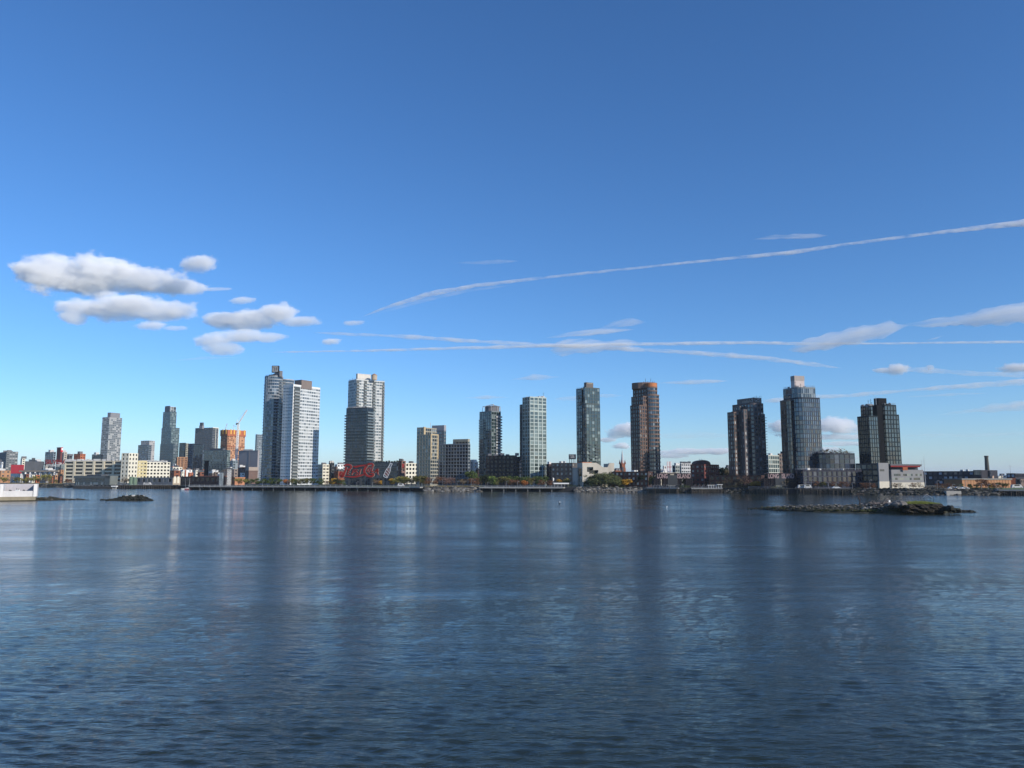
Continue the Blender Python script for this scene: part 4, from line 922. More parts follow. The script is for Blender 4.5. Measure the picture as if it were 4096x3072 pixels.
mb = MB(); pf = [Vector((q.x-2.4,897)),Vector((q.x+2.4,897)),Vector((q.x+2.4,903)),Vector((q.x-2.4,903))]
mb.box((q.x, 897.0, zt-7), (1.6,.5,5)); mb.build('louvre', dgrey, t)
# billboards
def board(label, l, r, top, bot, Y, mat, frame=steel, post=None, lines=(), name='billboard'):
    a, b = at(l, (top+bot)/2, Y), at(r, (top+bot)/2, Y); z1, z0 = zof(top,Y), zof(bot,Y); t = thing(name, label, 'billboard', ((a.x+b.x)/2, Y, z0)); cx = (a.x+b.x)/2; w_ = b.x-a.x
    mb = MB(); mb.box((cx, Y, (z0+z1)/2), (w_, .8, z1-z0)); mb.build('panel', mat, t)
    mb = MB()
    for k in range(4):
        x = a.x+w_*(k+.5)/4; mb.bar((x, Y+1, z0-(post or 3)), (x, Y+1, z1-.5), .18); mb.bar((x, Y+1, z1-.5), (x, Y+4, z0-(post or 3)), .14)
    mb.bar((a.x, Y+.9, z0), (b.x, Y+.9, z0), .2); mb.build('support_frame', frame, t)
    if lines:
        mb = MB()
        for (u, v, ww, hh) in lines: mb.box((cx+u*w_, Y-.45, z0+v*(z1-z0)), (ww*w_, .1, hh*(z1-z0)))
        mb.build('printed_marks', lines_mat, t)
    return t
lines_mat = lconc
board('dark billboard on steel legs on the roof left of the green glass tower', 2275, 2304, 1817, 1836, 640, navy, steel, 4.5, [(-.1,.8,.6,.07),(0,.4,.5,.12),(.1,.62,.2,.06)])
lines_mat = redm
board('small bright white billboard with red bars right of the brown tower', 2668, 2687, 1846, 1884, 980, white, redm, 3, [(.12,.5,.12,1.0),(0,.42,1,.06),(-.47,.5,.06,1)])
lines_mat = white
t = board('big crimson billboard over the white building at far left', 44, 95, 1859, 1894, 1045, wallm((.50,.045,.06), .6, .06), steel, 1)
board('red and white vertical sign beside the bright white factory', 1609, 1616, 1855, 1870, 735, redm, steel, 1)
# red rooftop letters + white word below
q = at(240, 1848, 1040); t = thing('rooftop_sign', 'red open-frame rooftop letters above the teal-grey block', 'sign', (q.x, 1040, zof(1857,1040)))
text_mesh('lettering', 'SILVERCUP', wallm((.22,.025,.022), .6, .15), q, (1,.1,0), (0,0,1), 7.6, .3, t, bold=.12)
q2 = at(212, 1862, 1038); text_mesh('lettering', 'STUDIOS', lconc, q2, (1,.1,0), (0,0,1), 4.2, .2, t, bold=.06)
mb = MB(); mb.bar(q+Vector((-23,.6,-3)), q+Vector((25,5,-3)), .25)
for k in range(9): x = q.x-22+k*5.6; mb.bar((x, 1041+k*.5, q.z-8), (x, 1041+k*.5, q.z+3), .18)
mb.build('support_frame', steel, t)
# red-brown stair tower with emblem
t, f = bld('loft_building', 'red-brown tower with a bright red side and white square emblem, far left', 'building', 219, 236, 245, 1789, 1100, wallm((.14,.05,.045), .8, .1), g_dark, phi=62, rows=False, fh=60, sp=0, pier=0)
mb = MB(); mb.wallseg(f[0], f[1], zof(1807,1100), zof(1790,1100), .2, .1, 0.0, 1); mb.build('red_panel', wallm((.62,.03,.04), .6, .06), t)
mb = MB(); mb.wallseg(f[0], f[1], zof(1801,1100), zof(1792,1100), .45, .1, .25, .95); mb.build('emblem', white, t)
# elevated railway
mb = MB(); a, b = at(80,1884,1010), at(235,1884,990); t = thing('viaduct', 'tan elevated railway viaduct running behind the low white sheds', 'bridge', (a.x, 1010, GZ))
z = zof(1884,1000); mb.prism([Vector((a.x,1008)),Vector((b.x,988)),Vector((b.x,996)),Vector((a.x,1016))], z-1.2, z+.8); mb.build('deck', wallm((.38,.32,.25), .9, .1), t)
mb = MB()
for k in range(8):
    p = a.lerp(b, (k+.5)/8); mb.box((p.x, p.y+2, (GZ+z)/2-.5), (1.2, 5, z-GZ-1))
mb.build('pier', lconc, t)
# ------------------------------------------------------------------ smokestack, steel towers, sheds
def stack(label, l, r, top, Y, mat, taper=.72, cap=None):
    a, b = at(l,1900,Y), at(r,1900,Y); cx = (a.x+b.x)/2; rad = (b.x-a.x)/2; t = thing('smokestack', label, 'chimney', (cx, Y, GZ)); mb = MB(); n_ = 16
    z1 = zof(top, Y); mb.tube([(cx,Y,GZ),(cx,Y,(GZ+z1)/2),(cx,Y,z1)], [rad, rad*(1+taper)/2, rad*taper], n_); mb.build('shaft', mat, t)
    mb = MB(); mb.tube([(cx,Y,z1-1.2),(cx,Y,z1-.6),(cx,Y,z1+.2)], [rad*taper*1.02, rad*taper*1.22, rad*taper*1.22], n_); mb.build('rim', cap or mat, t); return t
stack('black tapering brick smokestack rising from the dark shed', 815, 834, 1843, 800, wallm((.022,.02,.022), .9, .2), .82)
stack('tall weathered brick chimney above the long black factory', 3941, 3960, 1824, 650, wallm((.10,.095,.08), .9, .25), .7)
for (lab, l, r, top, mat) in (('dark blue-grey steel mooring tower, left of the pair on the promenade', 880, 891, 1890, bluegrey), ('pale steel mooring tower with a crosshead, right of the pair on the promenade', 911, 922, 1876, lconc)):
    Y = shoreY(900)+22; a, b = at(l,1900,Y), at(r,1900,Y); t = thing('steel_tower', lab, 'tower', ((a.x+b.x)/2, Y, GZ)); mb = MB(); z1 = zof(top, Y); z0 = GZ
    if 'dark' in lab: mb.box(((a.x+b.x)/2, Y, (z1+zof(1915,Y))/2), (b.x-a.x, 2, z1-zof(1915,Y)))
    for x in (a.x, (a.x+b.x)/2, b.x):
        for y in (-1, 1): mb.bar((x, Y+y, GZ), (x, Y+y, z1), .22)
    for k in range(7):
        z_a = GZ+(z1-GZ)*k/7; z_b = GZ+(z1-GZ)*(k+1)/7
        for y in (-1, 1): mb.bar((a.x, Y+y, z_a), (b.x, Y+y, z_b), .14); mb.bar((b.x, Y+y, z_a), (a.x, Y+y, z_b), .14); mb.bar((a.x, Y+y, z_b), (b.x, Y+y, z_b), .16)
    mb.build('frame', mat, t)
    mb = MB(); mb.box(((a.x+b.x)/2, Y, z1+.4), (b.x-a.x+2.2, 2.6, .8)); mb.bar(((a.x+b.x)/2, Y, z1), ((a.x+b.x)/2+.5, Y, z1+2.4), .2); mb.build('crosshead', dgrey, t)
Yd = shoreY(800)
bld('shed', 'long very dark brick shed under the black smokestack', 'building', 724, 902, 914, 1906, Yd+52, wallm((.035,.028,.03), .9, .3), g_black, phi=66, fh=4.5, bay=6, sp=.5, pier=.5)
t, f = bld('shed', 'reddish brick upper storey band behind the long dark shed', 'building', 790, 903, 908, 1903, Yd+75, wallm((.26,.12,.09), .9, .15), g_black, phi=66, rows=False, fh=40, sp=0, pier=0)
t, f = bld('shed', 'orange-lit brick shed end behind the yellow-green tree', 'building', 905, 940, 982, 1909, Yd+55, wallm((.44,.20,.11), .9, .12), g_black, phi=56, rows=False, fh=40, sp=0, pier=0)
mb = MB(); mb.wallseg(f[3], f[0], GZ+1, GZ+6, .1, .1, .2, .6); mb.build('door', wallm((.5,.4,.28), .9, .1), t)
t, f = bld('warehouse', 'long grey waterfront warehouse with a tan end wall and two pale garage openings', 'building', 546, 692, 722, 1910, shoreY(620)+28, wallm((.20,.205,.21), .9, .18), g_dark, phi=64, fh=5, bay=7, sp=.45, pier=.45)
mb = MB(); mb.wallseg(f[0], f[1], GZ, zof(1911,shoreY(620)+28), .2, .1); mb.build('end_wall', wallm((.42,.35,.26), .9, .15), t)
for a in (.12, .58): 
    mb = MB(); mb.wallseg(f[0], f[1], GZ+1.5, GZ+7.5, .32, 0, a, a+.28); mb.build('garage_door', cream, t)
# green tanks
for (px_, w_) in ((526, 7.5), (540, 7)):
    Y = shoreY(530)+16; q = at(px_, 1920, Y); mb = MB(); zt = zof(1907 if px_ < 530 else 1909, Y); mb.tube([(q.x,Y,GZ),(q.x,Y,zt-.5),(q.x,Y,zt)], [w_*.27*1.0,w_*.27,w_*.2], 14)
    tag(mb.build('storage_tank', wallm((.14,.20,.14), .6, .15)), ('left' if px_ < 530 else 'right')+' one of two grey-green storage tanks beside the grey waterfront warehouse', 'tank', 'green storage tanks')
# glass terminal on a barge
Y = shoreY(380)-4; t = thing('ferry_building', 'two-storey dark glass pavilion with raked ends at the water before the cream factory', 'building', (at(380,1900,Y).x, Y, 1))
f = foot(296, 440, 470, Y, 66, 1920); z1 = zof(1903,Y)
mb = MB(); mb.prism(off(f,-.6), 1.5, z1-.3, 0); mb.prism(off(f,.3), z1-2.4, z1); mb.prism(off(f,.5), zof(1927,Y), zof(1924,Y)); mb.prism(off(f,.2), 1, 2.6); mb.wallseg(f[0], f[1], 1.5, z1, .35, .2)
mb.wallseg(f[3], f[0], 1.5, z1, .3, .2, .86, 1)
mb.build('wall', wallm((.15,.165,.155), .6, .12), t)
gm = MB(); nb = 26
for k in range(nb):
    gm.quad(f[3], f[0], zof(1923.5,Y), z1-2.5, -.25, .0+k*.84/nb+.002, .0+(k+1)*.84/nb-.004)
gm.build('window_row', g_navy, t); gm = MB()
for k in range(nb): gm.quad(f[3], f[0], 2.8, zof(1928,Y), -.3, .05+k*.8/nb+.002, .05+(k+1)*.8/nb-.004)
gm.build('window_row', g_lite, t)
mb = MB(); mb.prism([f[3]+(f[0]-f[3])*.35, f[3]+(f[0]-f[3])*.75, f[2]+(f[1]-f[2])*.75, f[2]+(f[1]-f[2])*.35], z1, z1+1.1); mb.build('rooftop_box', dgrey, t)
# ------------------------------------------------------------------ red brick vaulted block
t, f = bld('apartment_block', 'red brick block with a barrel-vaulted roof box between the lettered gantry and the dark tower', 'building', 2763, 2818, 2877, 1857, 530, wallm((.17,.055,.045), .9, .15), glassm((.04,.045,.05), (.3,.3,.3), .35, ior=1.6), phi=48, fh=3.1, bay=3.2, sp=.5, pier=.5)
Y = 545; a, b = at(2782,1845,Y), at(2842,1845,Y); mb = MB(); pr = []
z0, z1 = zof(1857,Y)-1, zof(1840,Y)
for k in range(11):
    an = math.pi*k/10; pr.append(((a.x+b.x)/2-(b.x-a.x)/2*math.cos(an), z0+1.5+(z1-z0-1.5)*math.sin(an)))
pr = [(a.x, z0)]+pr+[(b.x, z0)]; m_ = len(pr)
mb.add([(x, Y, z) for x, z in pr]+[(x, Y+12, z) for x, z in pr], [tuple(range(m_))]+[tuple(range(2*m_-1, m_-1, -1))]+[(i+1, i, m_+i, m_+i+1) for i in range(m_-1)])
o = mb.build('vaulted_roof', wallm((.12,.055,.05), .7, .1), t)
mb = MB()
for k in range(2): q = at(2799+k*8,1839,Y+5); mb.bar((q.x,Y+5,z1-.6),(q.x,Y+5,z1+.8),.25)
mb.build('vent', metal, t)
# ------------------------------------------------------------------ school
Ys = 478; t = thing('school', 'grey school with a red-edged roof and a dark glass wing, right of the two-tone tower', 'building', (at(3560,1900,Ys).x, Ys, GZ))
f1 = foot(3424, 3512, 3520, Ys+10, 56, 1900); vol(t, f1, GZ, zof(1853,Ys+10), wallm((.06,.058,.06), .8, .2), glassm((.02,.022,.025), (.2,.17,.13), .3, ior=1.6), fh=4, bay=3, sp=.3, pier=.2, wname='wing')
lg = wallm((.20,.20,.205), .8, .06)
f2 = foot(3511, 3516, 3556, Ys+2, 30, 1900); mb = MB(); mb.prism(f2, GZ, zof(1851,Ys)); mb.build('wall', lg, t)
f3 = foot(3552, 3566, 3694, Ys+6, 24, 1900); mb = MB(); mb.prism(f3, GZ, zof(1879,Ys+6)); mb.build('wall', lg, t)
cr = wallm((.5,.46,.38), .9, .06); mb = MB(); mb.prism(off(f3,.15), GZ, zof(1930,Ys+6)); mb.prism(off(f2,.1), GZ, zof(1926,Ys)); mb.build('ground_storey', cr, t)
f4 = foot(3545, 3566, 3672, Ys+12, 24, 1880); mb = MB(); mb.prism(f4, zof(1880,Ys+6), zof(1864,Ys+12)); mb.build('upper_storey', navy, t)
f5 = foot(3540, 3562, 3686, Ys+8, 24, 1860); mb = MB(); mb.prism(f5, zof(1864,Ys+8), zof(1856,Ys+8)); mb.build('roof', dgrey, t)
mb = MB(); mb.wallseg(f5[0], f5[1], zof(1868,Ys+8), zof(1862,Ys+8), .15, .3, .0, .95); mb.build('red_soffit', wallm((.16,.012,.012), .7, .08), t)
for (z_a, z_b, ws) in ((1904,1895,((.07,.28),(.36,.66),(.74,.95))), (1920,1911,((.02,.18),(.22,.37),(.41,.62),(.68,.95)))):
    for (a, b) in ws:
        gm = MB(); nn_ = max(2, int((b-a)*18))
        for k in range(nn_): gm.quad(f3[0], f3[1], zof(z_a,Ys+6), zof(z_b,Ys+6), .05, a+(b-a)*k/nn_+.002, a+(b-a)*(k+1)/nn_-.003)
        gm.build('window_row', glassm((.03,.04,.04),(.2,.22,.2),.4,ior=1.7), t)
gm = MB(); gm.quad(f2[0], f2[1], zof(1885,Ys), zof(1877,Ys), .05, .1, .55); gm.build('window_row', g_black, t)
mb = MB(); mb.box((at(3632,1880,Ys+5).x, Ys+8.5, zof(1881,Ys+6)+1), (3.0,.5,2.0)); mb.build('red_panel', rust, t)
# masts by the school
for (px_, ty, lab) in ((3689,1840,'short thin antenna mast beside the school roof'), (3699,1826,'tall thin antenna mast between the school and the black factory')):
    q = at(px_, 1890, 520); mb = MB(); mb.tube([(q.x,520,GZ),(q.x,520,zof(ty,520))], [.22,.06], 6); mb.bar((q.x-1,520,zof(ty,520)-3),(q.x+1,520,zof(ty,520)-3),.06); tag(mb.build('antenna_mast', metal), lab, 'mast')
q = at(4042, 1890, 720); mb = MB(); mb.tube([(q.x,720,GZ),(q.x,720,zof(1858,720))], [.3,.08], 6); mb.bar((q.x-1.5,720,zof(1866,720)),(q.x+1.5,720,zof(1866,720)),.08); tag(mb.build('antenna_mast', metal), 'thin antenna mast over the black block at the right edge', 'mast')
# orange warehouse
Yw = 500; t = thing('warehouse', 'long low orange-tan warehouse with a flat metal roof at right', 'building', (at(3900,1930,Yw).x, Yw, GZ)); f = foot(3776, 3848, 4044, Yw, 18, 1930)
z1 = zof(1919,Yw); mb = MB(); mb.prism(f, GZ, z1); mb.build('wall', tanb, t)
mb = MB()
for k in range(17): mb.wallseg(f[0], f[1], GZ, z1-.05, .12, 0, k/17, k/17+.006)
mb.wallseg(f[0], f[1], GZ+2.1, GZ+2.25, .1, 0)
mb.build('wall_ribs', wallm((.28,.14,.08), .9, .1), t)
mb = MB(); mb.prism(off(f, .6), z1, z1+.8); mb.build('roof', wallm((.22,.21,.19), .6, .15), t)
# tan patch on the black factory + its tower
fb = bpy.data.objects
t = thing('loft_building', 'dark stair block with a peeling tan mural wall beside the tall chimney', 'building', (at(3910,1900,630).x, 636, GZ)); f = foot(3893, 3925, 3990, 632, 40, 1890); mb = MB(); mb.prism(f, GZ, zof(1880,632)); mb.build('wall', wallm((.035,.033,.04), .9, .2), t)
mb = MB(); mb.wallseg(f[3], f[0], zof(1899,632), zof(1883,632), .1, .1, .1, .95); mb.build('mural_panel', wallm((.5,.36,.24), .9, .45, .5), t)
mb = MB(); mb.wallseg(f[0], f[1], GZ+2, zof(1903,632), .1, .1, .5, .75); mb.build('pale_panel', wallm((.42,.28,.2), .9, .1), t)
# ------------------------------------------------------------------ the big script sign and bottle
Yp = shoreY(1440)+21; k_ = Yp/F
t = thing('script_sign', 'giant red script letters on a steel frame standing on the promenade lawn', 'sign', (at(1440,1940,Yp).x, Yp, GZ))
def PX(x, y): # crop coordinates of the close-up -> world
    return at(1320+x*.14467, 1820+y*.14467, Yp)
def ribbon(pts, w, m, d=0., th=.5, mb_=None):
    "thick brush stroke through crop points with per-point widths"
    mb = mb_ or MB(); P = [PX(*p) for p in pts]; Pp = []
    Q = []; Wd = []
    for i in range(len(P)-1):
        p0, p1, p2, p3 = P[max(i-1,0)], P[i], P[i+1], P[min(i+2,len(P)-1)]
        for j in range(5):
            s = j/5; Q.append(.5*((2*p1)+(p2-p0)*s+(2*p0-5*p1+4*p2-p3)*s*s+(3*p1-p0-3*p2+p3)*s**3)); Wd.append((w[i]+(w[i+1]-w[i])*s)*.14467*k_/2)
    Q.append(P[-1]); Wd.append(w[-1]*.14467*k_/2); vs = []; L = len(Q)
    for i, q in enumerate(Q):
        tg = (Q[min(i+1,L-1)]-Q[max(i-1,0)]); tg.y = 0; tg.normalize(); nn = Vector((-tg.z, 0, tg.x))
        for (s, y) in ((1,-th/2),(1,th/2),(-1,th/2),(-1,-th/2)): vs.append((q.x+nn.x*Wd[i]*s, Yp+d+y, q.z+nn.z*Wd[i]*s))
    fs = [(i*4+a, i*4+(a+1)%4, (i+1)*4+(a+1)%4, (i+1)*4+a) for i in range(L-1) for a in range(4)]+[(3,2,1,0), tuple((L-1)*4+a for a in range(4))]
    mb.add(vs, fs, m); return mb
red = wallm((.21,.016,.014), .5, .1); edge = wallm((.30,.28,.24), .6, .05)
strokes = {
 'P': [([(300,560),(330,600),(370,560),(410,470),(440,380),(455,330)], [30,60,60,52,50,50]), ([(380,310),(430,275),(500,268),(570,290),(590,340),(550,380),(480,400)], [40,48,50,46,44,40,24]), ([(310,600),(275,550),(285,490),(330,480),(350,520),(320,545)], [50,50,44,34,28,22])],
 'E': [([(470,545),(490,490),(510,430)], [26,26,22]), ([(500,425),(560,425)], [22,18]), ([(490,480),(545,480)], [20,16]), ([(470,540),(545,540)], [24,20])],
 'P2': [([(600,550),(625,480),(645,410)], [26,26,24]), ([(635,410),(690,415),(695,455),(630,480)], [22,26,26,18])],
 'S': [([(775,420),(735,405),(705,435),(740,475),(765,500),(735,540),(690,530)], [22,26,26,28,28,26,20])],
 'I': [([(800,545),(825,480),(850,385)], [28,26,22])],
 'C': [([(1130,330),(1190,300),(1180,255),(1120,240),(1040,280),(975,360),(950,440),(975,520),(1040,575),(1120,590),(1190,570),(1200,525),(1150,510),(1090,515)], [24,42,44,46,56,62,64,62,56,52,50,44,34,20])],
 'O': [([(1085,350),(1045,390),(1035,440),(1065,465),(1100,430),(1115,380),(1085,350)], [20,24,24,22,24,24,20])],
 'L': [([(1185,340),(1165,400),(1150,450),(1190,460),(1220,440)], [20,24,26,24,16])],
 'A': [([(1245,485),(1275,440),(1330,375)], [26,30,24]), ([(1330,375),(1325,440),(1320,510),(1355,555)], [26,30,28,12]), ([(1250,440),(1345,445)], [26,28]), ([(1260,410),(1300,400)], [22,20])],
 'swoosh': [([(640,318),(720,325),(840,300),(960,285),(1040,280)], [22,52,42,34,40]), ([(400,590),(520,600),(640,605),(780,585),(900,550),(980,525)], [20,34,42,46,42,40])],
}
for nm, st in strokes.items():
    mb = MB(); eb = MB()
    for pts, w in st:
        ribbon(pts, w, 0, 0, .6, mb); ribbon([(x+7, y+3) for x, y in pts], [v+5 for v in w], 0, .5, .3, eb)
    o = mb.build('letter' if nm != 'swoosh' else 'swoosh', red, t); eb.build('letter_edge', edge, o) if False else None
    e_ = eb.build('letter_edge', edge, t)
mb = MB()
for (x, y, r_) in ((1060,295,12),(1115,285,10)): 
    q = PX(x, y); mb.tube([(q.x, Yp-.5, q.z), (q.x, Yp-.2, q.z)], [r_*.14467*k_]*2, 10)
mb.build('lamp_disc', edge, t)
mb = MB(); zt0, zb0 = PX(0,640).z, GZ
for px_ in (1395, 1441.5, 1486):
    x = at(px_, 1925, Yp).x; mb.box((x, Yp+1.2, (zt0+zb0)/2), (1.5, 1.5, zt0-zb0))
mb.box(((at(1375,1912,Yp).x+at(1530,1912,Yp).x)/2, Yp+1.2, zt0), (at(1530,1912,Yp).x-at(1375,1912,Yp).x, 1.2, .7))
for k in range(9):
    x = at(1378+k*17, 1900, Yp).x; mb.bar((x, Yp+1, zt0), (x, Yp+1, PX(0,300+ (k%2)*30).z), .1); mb.bar((x, Yp+4, zt0), (x, Yp+1, PX(0,380).z), .08)
for zz in (360, 450, 540): mb.bar((at(1376,1900,Yp).x, Yp+1, PX(0,zz).z), (at(1516,1900,Yp).x, Yp+1, PX(0,zz).z), .09)
mb.build('support_frame', steel, t)
mb = MB(); x = at(1532, 1925, Yp).x; mb.box((x, Yp+1.2, (PX(0,560).z+GZ)/2), (1.4,1.4,PX(0,560).z-GZ)); q = PX(1590,420); mb.bar((x,Yp+1.2,PX(0,600).z),(q.x,Yp+1.2,PX(0,600).z),.3); mb.bar((q.x,Yp+1.2,GZ),(q.x,Yp+1.2,PX(0,300).z),.12)
bt_ = thing('bottle_sign', 'giant tilted outline of a glass bottle with diagonal stripes, right of the red script letters', 'sign', (q.x, Yp, GZ)); mb.build('support_frame', steel, bt_)
# bottle axis from base (1525,600) to cap (1690,235)
ax0, ax1 = Vector((1525,612)), Vector((1695,235)); ad = (ax1-ax0); an_ = Vector((-ad.y, ad.x)).normalized(); prof = [(0,48),(.03,56),(.3,60),(.52,56),(.66,38),(.80,27),(.93,26),(1,30)]
lft = [ax0+ad*s+an_*wd for s, wd in prof]; rgt = [ax0+ad*s-an_*wd for s, wd in prof]
mb = MB(); loop = lft+rgt[::-1]; P = [PX(*p) for p in loop]; m_ = len(P)
mb.add([(p.x, Yp+.1, p.z) for p in P]+[(p.x, Yp+.5, p.z) for p in P], [tuple(range(m_)), tuple(range(2*m_-1,m_-1,-1))]+[(i,(i+1)%m_,m_+(i+1)%m_,m_+i) for i in range(m_)]); mb.build('panel', wallm((.10,.12,.15), .5, .1), bt_)
mb = MB(); ribbon([tuple(p) for p in loop]+[tuple(loop[0])], [11]*(m_+1), 0, -.1, .4, mb)
for s in (.55,.70): ribbon([tuple(ax0+ad*s+an_*(50 if s < .6 else 33)), tuple(ax0+ad*s-an_*(50 if s < .6 else 33))], [8,8], 0, -.12, .3, mb)
mb.build('outline', wallm((.6,.62,.66), .5, .05), bt_)
for k in range(6):
    mb = MB(); s = .04+k*.085; a = ax0+ad*(s)+an_*50; b = ax0+ad*(s+.12)-an_*50; ribbon([tuple(a), tuple((a+b)/2+ad*.03), tuple(b)], [10,14,10], 0, -.15, .3, mb); mb.build('stripe', [lconc, red][k%2], bt_)
mb = MB(); c_ = ax0+ad*.62; ribbon([tuple(c_+Vector((18*math.cos(a), 18*math.sin(a)))) for a in [i*math.pi/4 for i in range(9)]], [8]*9, 0, -.2, .3, mb); mb.build('round_mark', edge, bt_)
# ------------------------------------------------------------------ lettered gantries
def gantry(label, x0, x1, words, Y, top=1893, bot=1916):
    k_ = Y/F; a, b = at(x0,1905,Y).x, at(x1,1905,Y).x; t = thing('gantry', label, 'gantry', ((a+b)/2, Y, GZ)); zt, zb = zof(top,Y), zof(bot,Y); bk = wallm((.025,.022,.028), .7, .3, .8)
    mb = MB(); W = b-a
    # two plated spans with a lattice behind, gap with machine house between
    for (wtxt, wx0, wx1) in words:
        p, q = at(wx0-5,1905,Y).x, at(wx1+4,1905,Y).x
        mb.box(((p+q)/2, Y, (zt+zb)/2), (q-p, .5, zt-zb)); mb.box(((p+q)/2, Y+5, zt-.4), (q-p, .5, .8)); mb.box(((p+q)/2, Y+5, zb+.4), (q-p, .5, .8))
        n_ = 5
        for j in range(n_):
            xa, xb = p+(q-p)*j/n_, p+(q-p)*(j+1)/n_; mb.bar((xa,Y+5,zb),(xb,Y+5,zt),.2); mb.bar((xa,Y,zt),(xa,Y+5,zt),.2); mb.bar((xa,Y,zb),(xb,Y+5,zb),.15)
    mb.box(((a+b)/2, Y+2.5, zt-.3), (W, 5, .6)); mb.box(((a+b)/2, Y+2.5, zb+.2), (W, 5, .4)); mb.build('truss', bk, t)
    mb = MB()
    mx = at((words[0][2]+words[1][1])/2,1905,Y).x; mb.prism([Vector((mx-3.2,Y-.5)),Vector((mx+3.2,Y-.5)),Vector((mx+3.2,Y+5)),Vector((mx-3.2,Y+5))], zb-4.2, zt-1.2); mb.box((mx, Y+2, zb-4), (9, 6, .5)); mb.build('machine_house', wallm((.05,.055,.06), .8, .2), t)
    for (lx, lw) in ((a+1.2, 3.4), (mx-4.5, 2.6), (mx+4.5, 2.6), (b-2.0, 4.2)):
        mb = MB()
        for dx in (-lw/2, lw/2):
            for dy in (0, 5): mb.bar((lx+dx, Y+dy, GZ-1), (lx+dx, Y+dy, zb), .32)
        n_ = 4
        for j in range(n_):
            z_a, z_b = GZ+(zb-GZ)*j/n_, GZ+(zb-GZ)*(j+1)/n_
            for dy in (0, 5): mb.bar((lx-lw/2,Y+dy,z_a),(lx+lw/2,Y+dy,z_b),.2); mb.bar((lx+lw/2,Y+dy,z_a),(lx-lw/2,Y+dy,z_b),.2); mb.bar((lx-lw/2,Y+dy,z_b),(lx+lw/2,Y+dy,z_b),.2)
            mb.bar((lx-lw/2,Y,z_a),(lx-lw/2,Y+5,z_b),.2); mb.bar((lx+lw/2,Y,z_b),(lx+lw/2,Y+5,z_a),.2)
        mb.build('leg', bk, t)
    lm = wallm((.42,.30,.29), .6, .35, .9)
    for (wtxt, wx0, wx1) in words:
        p, q = at(wx0,1905,Y).x, at(wx1,1905,Y).x; hgt = zt-zb
        o = text_mesh('lettering', wtxt, lm, ((p+q)/2, Y-.42, (zt+zb)/2-.1), (1,0,0), (0,0,1), hgt*.80/.72, .12, t, bold=.06)
        xs = [v.co.x for v in o.data.vertices]; w0 = max(xs)-min(xs); c_ = (max(xs)+min(xs))/2; s = (q-p)/w0
        for v in o.data.vertices: v.co.x = (v.co.x-c_)*s+(p+q)/2
    return t
gantry('black steel transfer gantry with pink-white letters in front of the red brick block', 2618, 2768, [('LONG',2629,2669),('ISLAND',2709,2762)], shoreY(2690)+9)
gantry('black steel transfer gantry with pink-white letters left of the mosaic glass tower', 3058, 3186, [('LONG',3073,3114),('ISLAND',3126,3175)], shoreY(3120)+9)
# ------------------------------------------------------------------ shoreline: sea wall, promenades, piers
darkc = wallm((.035,.036,.038), .9, .35, .4); deckm = wallm((.30,.30,.29), .9, .12, .3); timb = wallm((.10,.085,.07), .95, .4, .8)
mb = MB()
for a, b in zip(SW, SW[1:]):
    mb.add([(a.x,a.y+1.15,-3),(b.x,b.y+1.15,-3),(b.x,b.y+1.15,GZ-.004),(a.x,a.y+1.15,GZ-.004)], [(0,1,2,3)])
tag(mb.build('embankment', darkc), 'dark stone embankment wall along the far shore', 'embankment', kind='structure')
def along(px0, px1, step_m=None, n=None, d=0.):
    "points on the shoreline offset d metres inland between two photo columns"
    a = Vector((tt(px0,1960)*shoreY(px0), shoreY(px0))); b = Vector((tt(px1,1960)*shoreY(px1), shoreY(px1)))
    n = n or max(1, round((b-a).length/step_m)); out = []
    for i in range(n+1):
        px = px0+(px1-px0)*i/n; Y = shoreY(px)+d; out.append(Vector((tt(px,1960)*Y, Y)))
    return out
def promenade(label, px0, px1, over=5., step=6.4):
    P = along(px0, px1, 9.); t = thing('promenade', label, 'pier', (P[0].x, P[0].y, 0)); mb = MB(); fr = [p+Vector((-.35,-.93))*over for p in P]; mb2 = MB()
    for i in range(len(P)-1):
        mb.prism([fr[i], fr[i+1], P[i+1]+Vector((0,2)), P[i]+Vector((0,2))], GZ-.75, GZ+.06)
    mb.build('deck', deckm, t)
    cm = wallm((.16,.16,.155), .9, .2)
    for i in range(len(P)-1):
        mb2 = MB(); c = (fr[i]*.97+P[i]*.03); d_ = (P[i]-fr[i]); mb2.add([(c.x-.5,c.y+.3,GZ-.75),(c.x+.5,c.y+.3,GZ-.75),(c.x+.5,c.y+.3,GZ-1.3),(c.x-.5,c.y+.3,GZ-1.3),(c.x-.5+d_.x,c.y+d_.y,GZ-.75),(c.x+.5+d_.x,c.y+d_.y,GZ-.75),(c.x+.5+d_.x,c.y+d_.y,GZ-2.2),(c.x-.5+d_.x,c.y+d_.y,GZ-2.2)], [(0,1,2,3),(0,3,7,4),(1,5,6,2),(3,2,6,7)])
        mb2.box((c.x+.3, c.y+1.2, GZ-2.4), (.6,.6,4)); mb2.build('corbel', cm, t)
    mb3 = MB()
    for i in range(len(P)-1):
        for s in (0, .5):
            p = fr[i].lerp(fr[i+1], s)+Vector((0,.4)); mb3.bar((p.x,p.y,GZ+.06),(p.x,p.y,GZ+1.15),.06)
        for h in (.45,.8,1.12): mb3.bar((fr[i].x,fr[i].y+.4,GZ+h),(fr[i+1].x,fr[i+1].y+.4,GZ+h),.035)
    mb3.build('railing', metal, t)
    return t
promenade('long concrete riverside promenade deck on corbels, below the round-fronted tower and the red script sign', 772, 1692)
promenade('shorter concrete promenade deck on corbels left of the big willows', 1928, 2262)
